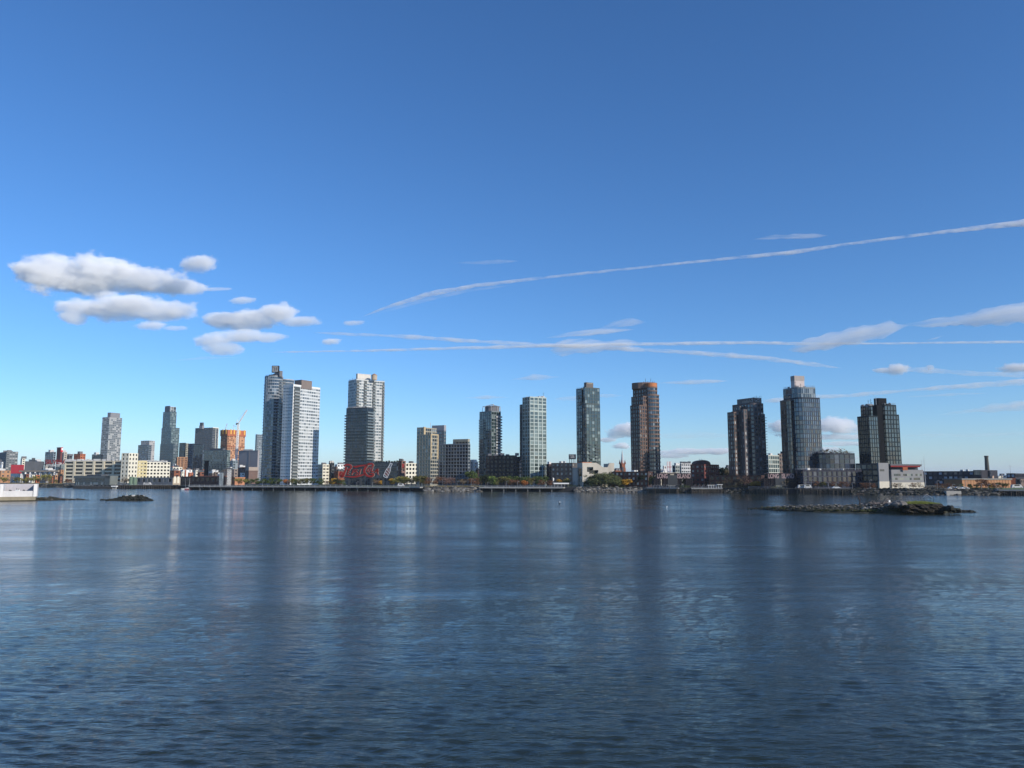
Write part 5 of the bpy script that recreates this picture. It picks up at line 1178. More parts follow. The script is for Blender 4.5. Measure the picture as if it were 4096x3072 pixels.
def pier(label, px0, px1, out=9., z=GZ, lamps=0, pil=34, deck=deckm):
    P = along(px0, px1, 6.); t = thing('pier', label, 'pier', (P[0].x, P[0].y, 0)); mb = MB(); fr = [p+Vector((-.3,-.95))*out for p in P]
    for i in range(len(P)-1): mb.prism([fr[i], fr[i+1], P[i+1]+Vector((0,2)), P[i]+Vector((0,2))], z-.6, z+.05)
    mb.build('deck', deck, t)
    rr = random.Random(int(px0)); L = len(P)-1
    for k in range(pil):
        s = (k+.5)/pil*L; i = min(int(s), L-1); p = fr[i].lerp(fr[i+1], s-i)+Vector((rr.uniform(-.2,.2), rr.uniform(-.5,.6)))
        mb = MB(); mb.tube([(p.x,p.y,-1.2),(p.x+rr.uniform(-.15,.15),p.y,z-.55 if rr.random() < .7 else z+rr.uniform(-.4,.5))], [.24,.2], 6); mb.build('pile', timb, t)
    mb = MB()
    for k in range(0, pil-3, 3):
        s = (k+.5)/pil*L; i = min(int(s), L-1); p = fr[i].lerp(fr[i+1], s-i); s2 = (k+3.5)/pil*L; i2 = min(int(s2), L-1); q = fr[i2].lerp(fr[i2+1], min(1,s2-i2))
        mb.bar((p.x,p.y-.25,.6),(q.x,q.y-.25,z-.7),.12); mb.bar((q.x,q.y-.25,.6),(p.x,p.y-.25,z-.7),.12)
    mb.build('cross_bracing', timb, t)
    mb = MB()
    for i in range(L):
        mb.bar((fr[i].x,fr[i].y+.3,z+.05),(fr[i].x,fr[i].y+.3,z+1.1),.06); mb.bar((fr[i].x,fr[i].y+.3,z+1.05),(fr[i+1].x,fr[i+1].y+.3,z+1.05),.05); mb.bar((fr[i].x,fr[i].y+.3,z+.55),(fr[i+1].x,fr[i+1].y+.3,z+.55),.04)
    mb.build('railing', metal, t)
    return t
pier('timber-piled pier with a row of lamp posts in front of the left lettered gantry', 2592, 2720)
pier('timber-piled pier ending in a white pergola, in front of the red brick block', 2770, 2893)
pier('old ragged timber pier below the yellow shrub', 2995, 3150, out=5, pil=40, deck=timb)
pier('low timber wharf below the mosaic glass tower', 3182, 3408, out=4, pil=44, deck=timb)
pier('dark timber quay in front of the grey waterfront warehouse', 470, 722, out=3, pil=30, deck=timb)
pier('dark quay at the right end of the far shore beside the lawn', 3985, 4160, out=3, pil=16, deck=deckm)
# barges at left
for (lab, a_, b_, top) in (('black flat barge lying below the glass pavilion', 372, 452, 1945), ('low black pontoon under the left end of the glass pavilion', 300, 376, 1944)):
    Y = shoreY(400)-16; p, q = at(a_,1950,Y).x, at(b_,1950,Y).x; t = thing('barge', lab, 'barge', ((p+q)/2, Y, 0)); z = zof(top, Y); mb = MB()
    mb.add([(p+1,Y-4,-.5),(q-1,Y-4,-.5),(q-1,Y+4,-.5),(p+1,Y+4,-.5),(p,Y-4,z),(q,Y-4,z),(q,Y+4,z),(p,Y+4,z)], [(3,2,1,0),(4,5,6,7),(0,1,5,4),(1,2,6,5),(2,3,7,6),(3,0,4,7)]); mb.build('hull', darkc, t)
    mb = MB()
    for k in range(5): x = p+(q-p)*(k+.5)/5; mb.box((x, Y, z+.3), (1.2+.6*(k%2), 1.5, .6+.3*(k%3)))
    mb.build('deck_gear', dgrey, t)
Y = shoreY(458)-15; p, q = at(448,1945,Y).x, at(468,1945,Y).x; t = thing('dock_canopy', 'small bright white canopy on thin legs at the end of the black barge', 'canopy', ((p+q)/2, Y, 0)); mb = MB(); mb.box(((p+q)/2, Y, zof(1945,Y)), (q-p, 3, 1.0)); mb.build('roof', white, t)
for k in range(4): 
    x = p+(q-p)*(k+.5)/4; mb = MB(); mb.bar((x,Y,-.6),(x,Y,zof(1946,Y)),.16); mb.build('leg', white, t)
# pavilion and pergola
Yp2 = shoreY(2245)+14; p, q = at(2214,1935,Yp2).x, at(2276,1935,Yp2).x; t = thing('park_pavilion', 'long low white-roofed park pavilion left of the big willows', 'pavilion', ((p+q)/2, Yp2, GZ)); mb = MB(); zt = zof(1931,Yp2); mb.box(((p+q)/2, Yp2+2, zt-.5), (q-p, 6, .9)); mb.build('roof', white, t); mb = MB(); mb.box(((p+q)/2+1, Yp2+3, (GZ+zt)/2-.4), ((q-p)*.8, 3, zt-GZ-1)); mb.build('wall', dgrey, t)
for k in range(5): mb = MB(); x = p+(q-p)*(k+.3)/4.6; mb.bar((x,Yp2-.6,GZ),(x,Yp2-.6,zt-.9),.14); mb.build('post', metal, t)
Yp3 = shoreY(2860)-6; p, q = at(2832,1940,Yp3).x, at(2888,1940,Yp3).x; t = thing('pergola', 'white post-and-beam pergola at the end of the pier by the bare bushes', 'pergola', ((p+q)/2, Yp3, GZ)); zt = zof(1938.5,Yp3); mb = MB(); mb.box(((p+q)/2-1.5, Yp3, zt-.35), (q-p-3, .4, .3)); mb.box((q-1.6, Yp3, zt), (3.6, 2.6, .45)); mb.box(((p+q)/2-1.5, Yp3+2.4, zt-.35), (q-p-3, .4, .3)); mb.build('beam', lconc, t)
for k in range(6): 
    x = p+.4+(q-p-1)*k/5; mb = MB(); mb.bar((x,Yp3,GZ),(x,Yp3,zt-.3),.16); mb.build('post', white, t)
# ------------------------------------------------------------------ rocks
def rock(mb, c, r, rr, flat=.65, m=0):
    ph = (1+5**.5)/2; V0 = [(-1,ph,0),(1,ph,0),(-1,-ph,0),(1,-ph,0),(0,-1,ph),(0,1,ph),(0,-1,-ph),(0,1,-ph),(ph,0,-1),(ph,0,1),(-ph,0,-1),(-ph,0,1)]
    F0 = [(0,11,5),(0,5,1),(0,1,7),(0,7,10),(0,10,11),(1,5,9),(5,11,4),(11,10,2),(10,7,6),(7,1,8),(3,9,4),(3,4,2),(3,2,6),(3,6,8),(3,8,9),(4,9,5),(2,4,11),(6,2,10),(8,6,7),(9,8,1)]
    sx, sy, sz = r*rr.uniform(.8,1.4), r*rr.uniform(.7,1.2), r*flat*rr.uniform(.6,1.2); a = rr.uniform(0,3.14); ca, sa = math.cos(a), math.sin(a); vs = []
    for v in V0:
        k = rr.uniform(.72,1.15)/1.9; x, y, z = v[0]*sx*k, v[1]*sy*k, v[2]*sz*k; vs.append((c[0]+x*ca-y*sa, c[1]+x*sa+y*ca, c[2]+z))
    mb.add(vs, F0, m)
rk = wallm((.115,.105,.09), .95, .5, 1.2); rk2 = wallm((.22,.205,.18), .95, .3, 1.5); wet = wallm((.025,.026,.02), .8, .4, 1.2); alg = wallm((.045,.05,.018), .9, .4, 2.)
def riprap(label, px0, px1, n, d0, d1, z0, z1, size, seed, mats=None, m2=.3):
    rr = random.Random(seed); mb = MB()
    for i in range(n):
        px = rr.uniform(px0, px1); s = rr.random(); Y = shoreY(px)+d0+(d1-d0)*s; z = z0+(z1-z0)*s
        rock(mb, (tt(px,1960)*Y, Y, z+rr.uniform(-.2,.25)), size*rr.uniform(.6,1.4), rr, m=1 if rr.random() < m2 else 0)
    return tag(mb.build('riprap', mats or [rk, rk2]), label, 'rocks', kind='stuff')
riprap('heaped grey boulders along the shore below the dry meadow', 1696, 1926, 420, -5, 4, -.3, 2.8, 1.3, 3)
riprap('heaped boulders along the tip below the big willows', 2300, 2592, 520, -7, 4, -.3, 2.6, 1.3, 4)
riprap('dark rubble shore at far left behind the concrete basin', 140, 306, 300, -5, 3, -.3, 2.2, 1.4, 5, [wet, rk])
riprap('dark rubble shore below the school', 3408, 3990, 900, -6, 5, -.3, 2.9, 1.5, 6, [wet, rk], .25)
riprap('dark rubble between the timber piers', 2890, 3000, 160, -4, 3, -.3, 2.2, 1.2, 7, [wet, rk], .2)
riprap('dark rubble between the two gantry piers', 2715, 2775, 120, -4, 3, -.3, 2.4, 1.2, 8, [wet, rk], .2)
# pale ledge
Y = shoreY(3815)-6; p, q = at(3786,1968,Y).x, at(3841,1968,Y).x; mb = MB(); mb.prism([Vector((p,Y)),Vector((q,Y-1)),Vector((q,Y+6)),Vector((p+2,Y+7))], -.5, zof(1964.5,Y)); tag(mb.build('concrete_ledge', conc), 'pale concrete landing ledge on the rubble shore below the orange warehouse', 'ledge')
# ------------------------------------------------------------------ islets
def mound(name, label, ridge, base, dep, mat, seed, nx=70, ny=12, lump=.5):
    "low rocky mound: ridge and waterline given as photo polylines"
    rr = random.Random(seed); mb = MB(); vs = []
    def lerp(pl, px):
        if px <= pl[0][0]: return pl[0][1]
        for a, b in zip(pl, pl[1:]):
            if a[0] <= px <= b[0]: return a[1]+(b[1]-a[1])*(px-a[0])/(b[0]-a[0])
        return pl[-1][1]
    pts = []
    for i in range(nx+1):
        px = ridge[0][0]+(ridge[-1][0]-ridge[0][0])*i/nx; w_ = atz(px, lerp(base, px)); Yf = w_.y; e = min(1, i/4, (nx-i)/4); Yr = Yf+dep*.45*e
        zr = max(.1, at(px, lerp(ridge, px), Yr).z); t_ = w_.x/Yf
        for j in range(ny+1):
            s = j/ny; Y = Yf+dep*e*s+.01*j; z = -.35+(zr+.35)*math.sin(min(1,s/.45)*math.pi/2)**.75 if s < .45 else (zr+.35)*math.cos((s-.45)/.55*math.pi/2)-.35
            z += lump*mnoise.noise(Vector((t_*Y*.9, Y*.9, seed)))*min(1,s*4)*e
            vs.append((t_*Y, Y, z))
            pts.append((t_*Y, Y, z, s, i/nx))
    m_ = ny+1
    mb.add(vs, [(i*m_+j, (i+1)*m_+j, (i+1)*m_+j+1, i*m_+j+1) for i in range(nx) for j in range(ny)])
    return mb.build(name, mat), pts
BI = [(2995,2036),(3100,2043),(3250,2048),(3450,2052),(3700,2054),(3830,2052),(3890,2049)]
RI = [(2998,2036),(3060,2031),(3150,2026),(3300,2021.5),(3430,2021),(3550,2018),(3610,2011),(3660,2014),(3755,2016),(3766,2026),(3800,2036),(3860,2047),(3888,2050)]
o, pts = mound('islet', '', RI, BI, 13, wallm((.05,.05,.035), .95, .45, 1.), 2)
tag(o, 'long low rocky islet in the river at right', 'islet', kind='structure')
rr = random.Random(9); mb = MB()
for i in range(2600):
    x, y, z, s, u = rr.choice(pts)
    if s > .8 or (u > .72 and u < .87 and s > .25): continue
    r_ = rr.uniform(.25,.6)*(.7+.6*(u > .5))
    rock(mb, (x+rr.uniform(-.5,.5), y+rr.uniform(-.4,.4), z+rr.uniform(-.1,.15)), r_, rr, m=(1 if z > 1.0 and rr.random() < .5 else (3 if z < .35 else 2 if z < .85 and rr.random() < .75 else 0)))
tag(mb.build('rubble', [rk, rk2, alg, wet]), 'loose weed-covered boulders all over the long islet', 'rocks', kind='stuff')
def bigrock(name, label, px, py, Y, size, mat, seed, flat=.6, n=5):
    c = at(px, py, Y); rr = random.Random(seed); mb = MB()
    for i in range(n): rock(mb, (c.x+rr.uniform(-.6,.6)*size, c.y+rr.uniform(-.4,.4)*size, c.z+rr.uniform(-.3,.2)*size*flat), size*rr.uniform(.6,1.), rr, flat)
    return tag(mb.build(name, mat), label, 'rock')
bigrock('boulder', 'big pale jumbled boulder on the islet ridge just left of the grass', 3596, 2017, 217, 1.5, wallm((.17,.155,.14), .95, .35, 1.5), 21, .6, 9)
bigrock('boulder', 'second pale boulder left of the biggest one on the islet ridge', 3560, 2020, 218, 1.0, wallm((.17,.155,.14), .95, .35, 1.5), 22, .6, 7)
bigrock('boulder', 'tilted dark slab rock at the right end of the islet', 3795, 2035, 214, 1.7, wet, 23, .7, 4)
bigrock('boulder', 'rounded dark rock right of the tilted slab on the islet', 3828, 2043, 213, 1.0, wet, 24, .8, 4)
# masonry block with grass on top
Yc = 217; p, q = at(3625,2020,Yc).x, at(3762,2020,Yc).x; zt = at(3700,2014,Yc).z; mb = MB(); rr = random.Random(31)
for i in range(150):
    x = rr.uniform(p-.5, q+.3); y = Yc+rr.uniform(-1.2,5); zz_ = rr.uniform(.2, zt-.55); rock(mb, (x, y, zz_), rr.uniform(.8,1.5), rr, .55)
for i in range(60): rock(mb, (rr.uniform(p,q), Yc+rr.uniform(-.6,5), zt-.5), rr.uniform(.9,1.4), rr, .4)
o = mb.build('stone_bank', wallm((.04,.034,.026), .95, .5, 1.)); tag(o, 'dark undercut stone bank carrying the grass on the islet', 'stone bank')
mb = MB(); rr = random.Random(4)
for i in range(2600):
    x = rr.gauss((p+q)/2-1, (q-p)*.26)
    if not p-1 < x < q: continue
    y = Yc+rr.uniform(-1,4); h = rr.uniform(.3,.9)*(1.1-abs(x-(p+q)/2)/(q-p)); dx, dy = rr.gauss(0,.25), rr.gauss(0,.2); zb = zt-.1
    mb.add([(x-.05,y,zb),(x+.05,y,zb),(x+dx,y+dy,zb+h)], [(0,1,2)])
tag(mb.build('grass', leafm((.06,.09,.015), (.20,.22,.05))), 'short green grass tuft on top of the islet', 'grass', kind='stuff')
# dead tree, driftwood, cage
def twig(mb, a, b, r0, r1, rr, kink=.15, n=5):
    a, b = Vector(a), Vector(b); P = []
    for i in range(n+1):
        s = i/n; P.append(a.lerp(b, s)+Vector((rr.uniform(-1,1), rr.uniform(-.5,.5), rr.uniform(-1,1)))*kink*(b-a).length*(0 < i < n))
    mb.tube(P, [r0+(r1-r0)*i/n for i in range(n+1)], 5); return P
rr = random.Random(8); Yt = 226; t = thing('dead_tree', 'bare crooked dead tree trunk standing on the islet', 'tree', at(3438,2018,Yt))
mb = MB(); P = twig(mb, at(3439,2020,Yt), at(3434,1977,Yt), .26, .17, rr, .05); mb.build('trunk', wallm((.07,.055,.05), .9, .3, 3), t)
for (a, b) in (((3434,1980),(3408,1989)),((3436,1982),(3440,1969)),((3434,1976),(3456,1974)),((3434,1977),(3424,1970)),((3410,1988),(3407,1996)),((3437,1995),(3441,2003)),((3448,1974),(3455,1980))):
    mb = MB(); twig(mb, at(*a,Yt), at(*b,Yt), .13, .05, rr, .12); mb.build('branch', wallm((.07,.055,.05), .9, .3, 3), t)
t = thing('driftwood', 'tangled pile of grey driftwood branches on the islet', 'driftwood', at(3520,2012,222)); 
for k in range(26):
    x0 = rr.uniform(3478,3555); y0 = 2018-rr.uniform(0,6); mb = MB(); twig(mb, at(x0,y0,222+rr.uniform(-2,2)), at(x0+rr.uniform(-26,26), y0-rr.uniform(2,26)*(.4+.6*(3500 < x0 < 3550)), 222+rr.uniform(-2,2)), rr.uniform(.07,.16), .03, rr, .12); mb.build('branch', wallm((.22,.18,.16), .9, .3, 3), t)
a = at(3710,2014,219); t = thing('beacon_frame', 'thin dark cage frame with a leaning tripod on the islet grass', 'frame', a); mb = MB(); w_ = 1.4; z0_ = a.z; z1_ = at(3710,1992,219).z
for dx in (-w_, w_):
    for dy in (-.8,.8): mb.bar((a.x+dx*.85,a.y+dy,z0_-.3),(a.x+dx,a.y+dy,z1_),.05)
for zz in (z0_+.1, (z0_+z1_)/2, z1_):
    for dy in (-.8,.8): mb.bar((a.x-w_,a.y+dy,zz),(a.x+w_,a.y+dy,zz),.05)
mb.build('cage', steel, t); mb = MB(); tp = at(3706,1976,219)
for (dx, dy) in ((-1.2,0),(1.5,0),(0,.9)): mb.bar((a.x+dx,a.y+dy,z1_),(tp.x,tp.y,tp.z),.045)
mb.build('tripod', metal, t)
t = None; a = at(3548,2007,221); mb = MB(); mb.box((a.x,a.y-1.5,a.z+.2),(.5,.08,.6),.2); tag(mb.build('notice_board', white), 'small white notice plate beside the driftwood', 'sign')
# left rock and spit
BL = [(434,2003),(602,2003)]; RL = [(436,2002.5),(462,1998),(485,1992),(505,1987.5),(540,1985),(565,1986),(582,1992),(592,1999),(603,2002.5)]
o, pts = mound('rock_islet', '', RL, BL, 10, wallm((.045,.042,.03), .95, .45, 1.), 5, 30, 10); tag(o, 'small rocky islet in the river at left', 'islet', kind='structure')
mb = MB(); rr = random.Random(12)
for i in range(420):
    x, y, z, s, u = rr.choice(pts)
    if s > .8: continue
    rock(mb, (x+rr.uniform(-.5,.5), y+rr.uniform(-.4,.4), z+.1), rr.uniform(.45,1.2), rr, m=1 if z > 1.7 and rr.random() < .75 else 0)
for i in range(8): q = atz(rr.uniform(408,430), 2001.5); rock(mb, (q.x, q.y, .1), rr.uniform(.4,.9), rr, m=0)
tag(mb.build('rubble', [wet, wallm((.42,.40,.37), .9, .2, 1.)]), 'dark boulders with pale tops covering the small left islet', 'rocks', kind='stuff')
o, pts = mound('rock_spit', '', [(-200,1988),(100,1990),(150,1991),(175,1989.5),(205,1989),(240,1994),(270,1997),(310,1996),(350,1999.5)], [(-200,2004),(100,2003),(150,2002),(350,2000.5)], 9, wallm((.045,.042,.03), .95, .45, 1.), 7, 60, 8, .3); tag(o, 'low dark rock spit running out from the concrete basin', 'rocks', kind='structure')
mb = MB()
for i in range(500):
    x, y, z, s, u = rr.choice(pts)
    if s > .8: continue
    rock(mb, (x+rr.uniform(-.5,.5), y+rr.uniform(-.4,.4), z), rr.uniform(.25,.7), rr, m=1 if rr.random() < .2 else 0)
tag(mb.build('rubble', [wet, rk]), 'dark weed-covered stones on the low spit at left', 'rocks', kind='stuff')
# concrete basin at left edge
Y0 = 331; cw = wallm((.72,.70,.68), .8, .12, .5); t = thing('concrete_basin', 'pale concrete dock walls with an open shaded bay at the left edge of the river', 'wall', (at(60,1980,Y0).x, Y0, 0))
X0 = at(70,1975,Y0).x; BA = math.radians(29); cB, sB = math.cos(BA), math.sin(BA); kB = Y0*.85/F
X = lambda px: X0+(px-70)*kB
class RB(MB):
    "mesh builder whose boxes are turned about the basin's centre, so that the dock faces up-river"
    def add(s, vs, fs, m=0): MB.add(s, [(X0+(v[0]-X0)*cB-(v[1]-Y0)*sB, Y0+(v[0]-X0)*sB+(v[1]-Y0)*cB, v[2]) for v in vs], fs, m)
zF0, zF1, zT = at(70,1987,Y0).z, at(70,1964,Y0).z, at(70,1936.5,Y0).z
mb = RB(); mb.box(((X(13.6)+X(132))/2, Y0+.8, (zF0+zF1)/2), (X(132)-X(13.6), 1.2, zF1-zF0)); mb.build('front_wall', wallm((.62,.60,.59), .85, .12, .5), t)
for (a, b, lab) in ((0,13,'l'),(133,147,'r'),(-130,-118,'x')):
    mb = RB(); mb.box(((X(a)+X(b))/2, Y0+5.2, (zF0+zT)/2), (X(b)-X(a), 11, zT-zF0)); mb.build('side_wall', cw, t)
mb = RB(); mb.box(((X(-130)+X(147))/2, Y0+11.2, (zF0+zT)/2), (X(147)-X(-130), 1.2, zT-zF0+.05)); mb.build('back_wall', wallm((.42,.40,.42), .85, .12, .5), t)  # shade inside the bay is put into this wall's darker grey
mb = RB(); mb.box(((X(-130)+X(0))/2, Y0+.8, (zF0+zF1)/2), (X(0)-X(-118)-.02, 1.2, zF1-zF0)); mb.build('front_wall', cw, t)
mb = RB(); mb.box(((X(-130)+X(143))/2, Y0+5, zF0-.75), (X(143)-X(-130), 13, 1.5)); mb.build('footing', wallm((.28,.24,.17), .9, .2, .6), t)
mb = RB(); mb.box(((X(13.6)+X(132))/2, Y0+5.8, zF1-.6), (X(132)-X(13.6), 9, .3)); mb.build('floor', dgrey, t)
for (px_, lab, m_) in ((40,'little dark winch left on the basin wall',dgrey),(69,'white bollard box with dark fittings on the basin wall',white),(94,'small dark cleat right on the basin wall',dgrey)):
    c = Vector((X0+(X(px_)-X0)*cB-.8*sB, Y0+(X(px_)-X0)*sB+.8*cB, 0)); t2 = thing('mooring_fitting', lab, 'fitting', (c.x,c.y,zF1)); mb = MB(); s_ = 1.0 if px_ == 69 else .55
    mb.box((c.x,c.y,zF1+.28*s_),(1.4*s_,.7,.56*s_)); mb.build('body', m_, t2); mb = MB(); mb.bar((c.x-.4*s_,c.y,zF1+.5*s_),(c.x-.4*s_,c.y,zF1+1.15*s_),.14); mb.bar((c.x+.45*s_,c.y,zF1+.5*s_),(c.x+.45*s_,c.y,zF1+1.0*s_),.12); mb.build('bitt', steel, t2)
# ------------------------------------------------------------------ boat, birds, buoy
Yb = shoreY(755)-9; c = atz(756,1955); c = Vector((at(754,1955,Yb).x, Yb, 0)); t = thing('sailboat', 'small sailing boat with a red and white hull moored at the end of the promenade', 'boat', c); L_ = at(769,1955,Yb).x-at(739,1955,Yb).x
mb = MB(); sec = []
for i in range(9):
    s = i/8; w_ = 1.2*math.sin(math.pi*min(1,s*.85+.12))**.6; x = c.x-L_/2+L_*s; sh = .75+.35*(s-.4)**2*2
    sec.append([(x, c.y-w_, sh), (x, c.y-w_*.75, -.1), (x, c.y, -.35), (x, c.y+w_*.75, -.1), (x, c.y+w_, sh)])
vs = [p for s_ in sec for p in s_]; mb.add(vs, [(i*5+j, (i+1)*5+j, (i+1)*5+j+1, i*5+j+1) for i in range(8) for j in range(4)]+[(i*5+4, (i+1)*5+4, (i+1)*5, i*5) for i in range(8)]+[(4,3,2,1,0),(40,41,42,43,44)]); mb.build('hull', wallm((.50,.10,.09), .5, .1), t)
mb = MB(); mb.box((c.x-.3, c.y, 1.15), (L_*.4, 1.3, .7)); mb.box((c.x-L_*.36, c.y, 1.0), (1.2,1.5,.3)); mb.build('cabin', white, t)
mb = MB(); mt = at(758,1911,Yb); mb.tube([(c.x+.6,c.y,.8),(c.x+.7,c.y,mt.z)], [.1,.06], 6); mb.build('mast', metal, t)
mb = MB(); mb.bar((c.x+.7,c.y,mt.z-.2),(c.x-L_*.45,c.y,1.0),.04); mb.bar((c.x+.7,c.y,mt.z-.2),(c.x+L_*.47,c.y,1.1),.04); mb.build('stay', steel, t)
mb = MB(); mb.tube([(c.x+.6,c.y,1.9),(c.x-L_*.3,c.y,2.0)], [.16,.16], 6); mb.build('boom', navy, t)
c2 = Vector((at(742,1955,Yb+6).x, Yb+6, 0)); t = thing('sailboat', 'white-hulled boat with a thin leaning mast behind the red one', 'boat', c2)
mb = MB(); mb.add([(c2.x-3.4,c2.y-.9,.9),(c2.x+3.8,c2.y,1.2),(c2.x-3.4,c2.y+.9,.9),(c2.x-2.8,c2.y-.6,-.2),(c2.x+3.0,c2.y,-.2),(c2.x-2.8,c2.y+.6,-.2)], [(0,1,2),(3,5,4),(0,3,4,1),(1,4,5,2),(2,5,3,0)]); mb.build('hull', white, t)
mb = MB(); m2 = at(741,1912,Yb+6); mb.tube([(c2.x,c2.y,.9),(m2.x,c2.y,m2.z)], [.09,.05], 5); mb.build('mast', metal, t)
c = atz(2238,2016); t = thing('buoy', 'small black and white buoy floating mid-river', 'buoy', c); mb = MB(); mb.tube([(c.x,c.y,-.3),(c.x,c.y,.35),(c.x,c.y,.5)], [.3,.3,.18], 10); mb.build('float', black, t); mb = MB(); mb.box((c.x+.12,c.y-.1,.75),(.22,.2,.4),.3); mb.build('marker', white, t); mb = MB(); mb.bar((c.x-.25,c.y,.3),(c.x-.25,c.y,1.0),.06); mb.build('post', black, t)
def gull(label, px, py, s=1.0, swim=True):
    c = atz(px, py); rr = random.Random(px); me = bpy.data.meshes.new('gull'); V = [(0,0,.05),(.14,0,.10),(-.12,0,.10),(-.26,0,.14),(.2,0,.22),(.25,0,.30),(.33,0,.29)]; E = [(0,1),(0,2),(2,3),(1,4),(4,5),(5,6)]
    ca = math.cos(rr.uniform(0,6.28)); V = [Vector((v[0]*s*1.6, 0, v[2]*s*1.6)) for v in V]; me.from_pydata(V, E, []); o = bpy.data.objects.new('gull', me); col.objects.link(o); me.materials.append(white)
    sk = o.modifiers.new('skin', 'SKIN'); R_ = [.13,.12,.11,.04,.06,.07,.02]
    for v, r_ in zip(me.skin_vertices[0].data, R_): v.radius = (r_*s*1.6, r_*s*1.3)
    me.skin_vertices[0].data[0].use_root = True; o.modifiers.new('smooth', 'SUBSURF').levels = 1
    o.location = (c.x, c.y, 0); o.rotation_euler.z = rr.uniform(0,6.28); tag(o, label, 'bird'); return o
gull('small white gull swimming in mid-river right of the buoy', 2667, 2028, .7)
# ------------------------------------------------------------------ trees
def leafcloud(mb, rr, lobes, n, size):
    tot = sum(r[0]*r[1]*r[2] for c, r in lobes)
    for (c, r) in lobes:
        for i in range(max(4, int(n*(r[0]*r[1]*r[2])/tot))):
            d = Vector((rr.gauss(0,1), rr.gauss(0,1), rr.gauss(0,1))).normalized()*(rr.random()**.45)
            p = Vector((c[0]+d.x*r[0], c[1]+d.y*r[1], c[2]+d.z*r[2])); s = size*rr.uniform(.5,1.4)
            u = Vector((rr.gauss(0,1), rr.gauss(0,1), rr.gauss(0,.6))).normalized()*s; v = u.cross(Vector((rr.gauss(0,1), rr.gauss(0,1), rr.gauss(0,1)))).normalized()*s*.7
            mb.add([p-u*.5, p+v*.5, p+u*.5, p-v*.5], [(0,1,2,3)])
bark = wallm((.09,.07,.055), .95, .3, 2.)
def tree_proto(kind, seed, c1, c2, w=1., h=10., n=1100, size=.85, trunk=.22, droop=False, sparse=False, tall=1.):
    "tree of height h with its base at the origin"
    rr = random.Random(seed); t = bpy.data.objects.new(kind, None); col.objects.link(t)
    mb = MB(); th = h*trunk; lean = rr.uniform(-.05,.05)*h; mb.tube([(0,0,-.3),(lean*.3,0,th),(lean,0,h*.6)], [.028*h,.02*h,.008*h], 6)
    lobes = []; R = h*.60*w
    for i in range(rr.randint(8, 11)):
        a = i*2.4+rr.uniform(-.4,.4); q = rr.uniform(.25,.72)*R; zz = h*rr.uniform(trunk+.16,.84)*tall; s_ = rr.uniform(.26,.42)*R*(1.15-zz/h*.4)
        lobes.append(((lean*.5+math.cos(a)*q, math.sin(a)*q, min(zz, h-s_)), (s_*1.15, s_*1.15, s_*.9)))
        mb.tube([(lean*.3,0,th*rr.uniform(.8,1.3)), (math.cos(a)*q*.5, math.sin(a)*q*.5, (th+zz)/2), (math.cos(a)*q, math.sin(a)*q, zz)], [.012*h,.008*h,.003*h], 4)
        if sparse:
            for k in range(5):
                b = a+rr.uniform(-.6,.6); mb.tube([(math.cos(a)*q*.5, math.sin(a)*q*.5, (th+zz)/2), (math.cos(b)*q*1.25, math.sin(b)*q*1.25, zz+rr.uniform(-.05,.16)*h)], [.006*h,.0015*h], 3)
    lobes.append(((lean,0,h*.82),(R*.4,R*.4,h*.17)))
    if droop:
        for i in range(16):
            a = i*.393+rr.uniform(-.15,.15); lobes.append(((math.cos(a)*R*.85, math.sin(a)*R*.85, h*rr.uniform(.30,.48)), (R*.2,R*.2,h*.24)))
    mb2 = MB(); leafcloud(mb2, rr, lobes, n, size)
    a = mb.build('trunk', bark); a.parent = t; b = mb2.build('crown', leafm(c1, c2)); b.parent = t
    t.location = (0, -500, 0); t.scale = (1,1,1); t['h'] = h; return t
KINDS = {
 'green': dict(c1=(.03,.055,.014), c2=(.11,.145,.035), w=1.05),
 'bright green': dict(c1=(.07,.12,.02), c2=(.20,.26,.06), w=1.15),
 'olive': dict(c1=(.07,.075,.02), c2=(.20,.17,.055), w=1.0),
 'yellow-green': dict(c1=(.12,.12,.02), c2=(.34,.29,.07), w=1.05, n=800),
 'golden': dict(c1=(.35,.19,.02), c2=(.62,.36,.05), w=1.0),
 'orange': dict(c1=(.30,.10,.02), c2=(.58,.22,.04), w=1.1),
 'rust-brown': dict(c1=(.10,.045,.025), c2=(.26,.12,.06), w=1.05, n=750, size=.7, sparse=True),
 'pinkish bare': dict(c1=(.13,.075,.06), c2=(.28,.165,.13), w=1.2, n=560, sparse=True, size=.6),
 'tan bare': dict(c1=(.14,.10,.05), c2=(.30,.22,.12), w=1.25, n=480, sparse=True, size=.6),
 'dark green': dict(c1=(.014,.022,.009), c2=(.045,.06,.02), w=1.1),
 'willow green': dict(c1=(.04,.055,.02), c2=(.155,.17,.065), w=1.15, droop=True, n=3600, size=.6),
}
PR = {}; _used = set(); _order = {}
for i, (k, d) in enumerate(KINDS.items()):
    PR[k] = [(tree_proto('willow' if 'willow' in k else ('shrub' if False else 'tree'), 30+i*3+j, **d)) for j in range(2)]
def place(kind, px, top, d, label, group, base=None, idx=0, wmul=1., name='tree', cat='tree'):
    src = PR[kind][idx % 2]; key = (kind, idx % 2); Y = shoreY(px)+d
    if base is not None: Y = base
    b = at(px, 1940, Y); h = (at(px, top, Y).z-GZ)*1.12+.6
    if key not in _used: _used.add(key); o = src
    else:
        o = src.copy(); col.objects.link(o)
        for ch in src.children: c_ = ch.copy(); col.objects.link(c_); c_.parent = o
    s = h/src['h']; o.location = (b.x, Y, GZ); o.scale = (s*wmul, s*wmul, s); o.rotation_euler.z = (px*1.7+idx) % 6.28
    o.name = name; o['label'] = label; o['category'] = cat; o['group'] = group; return o
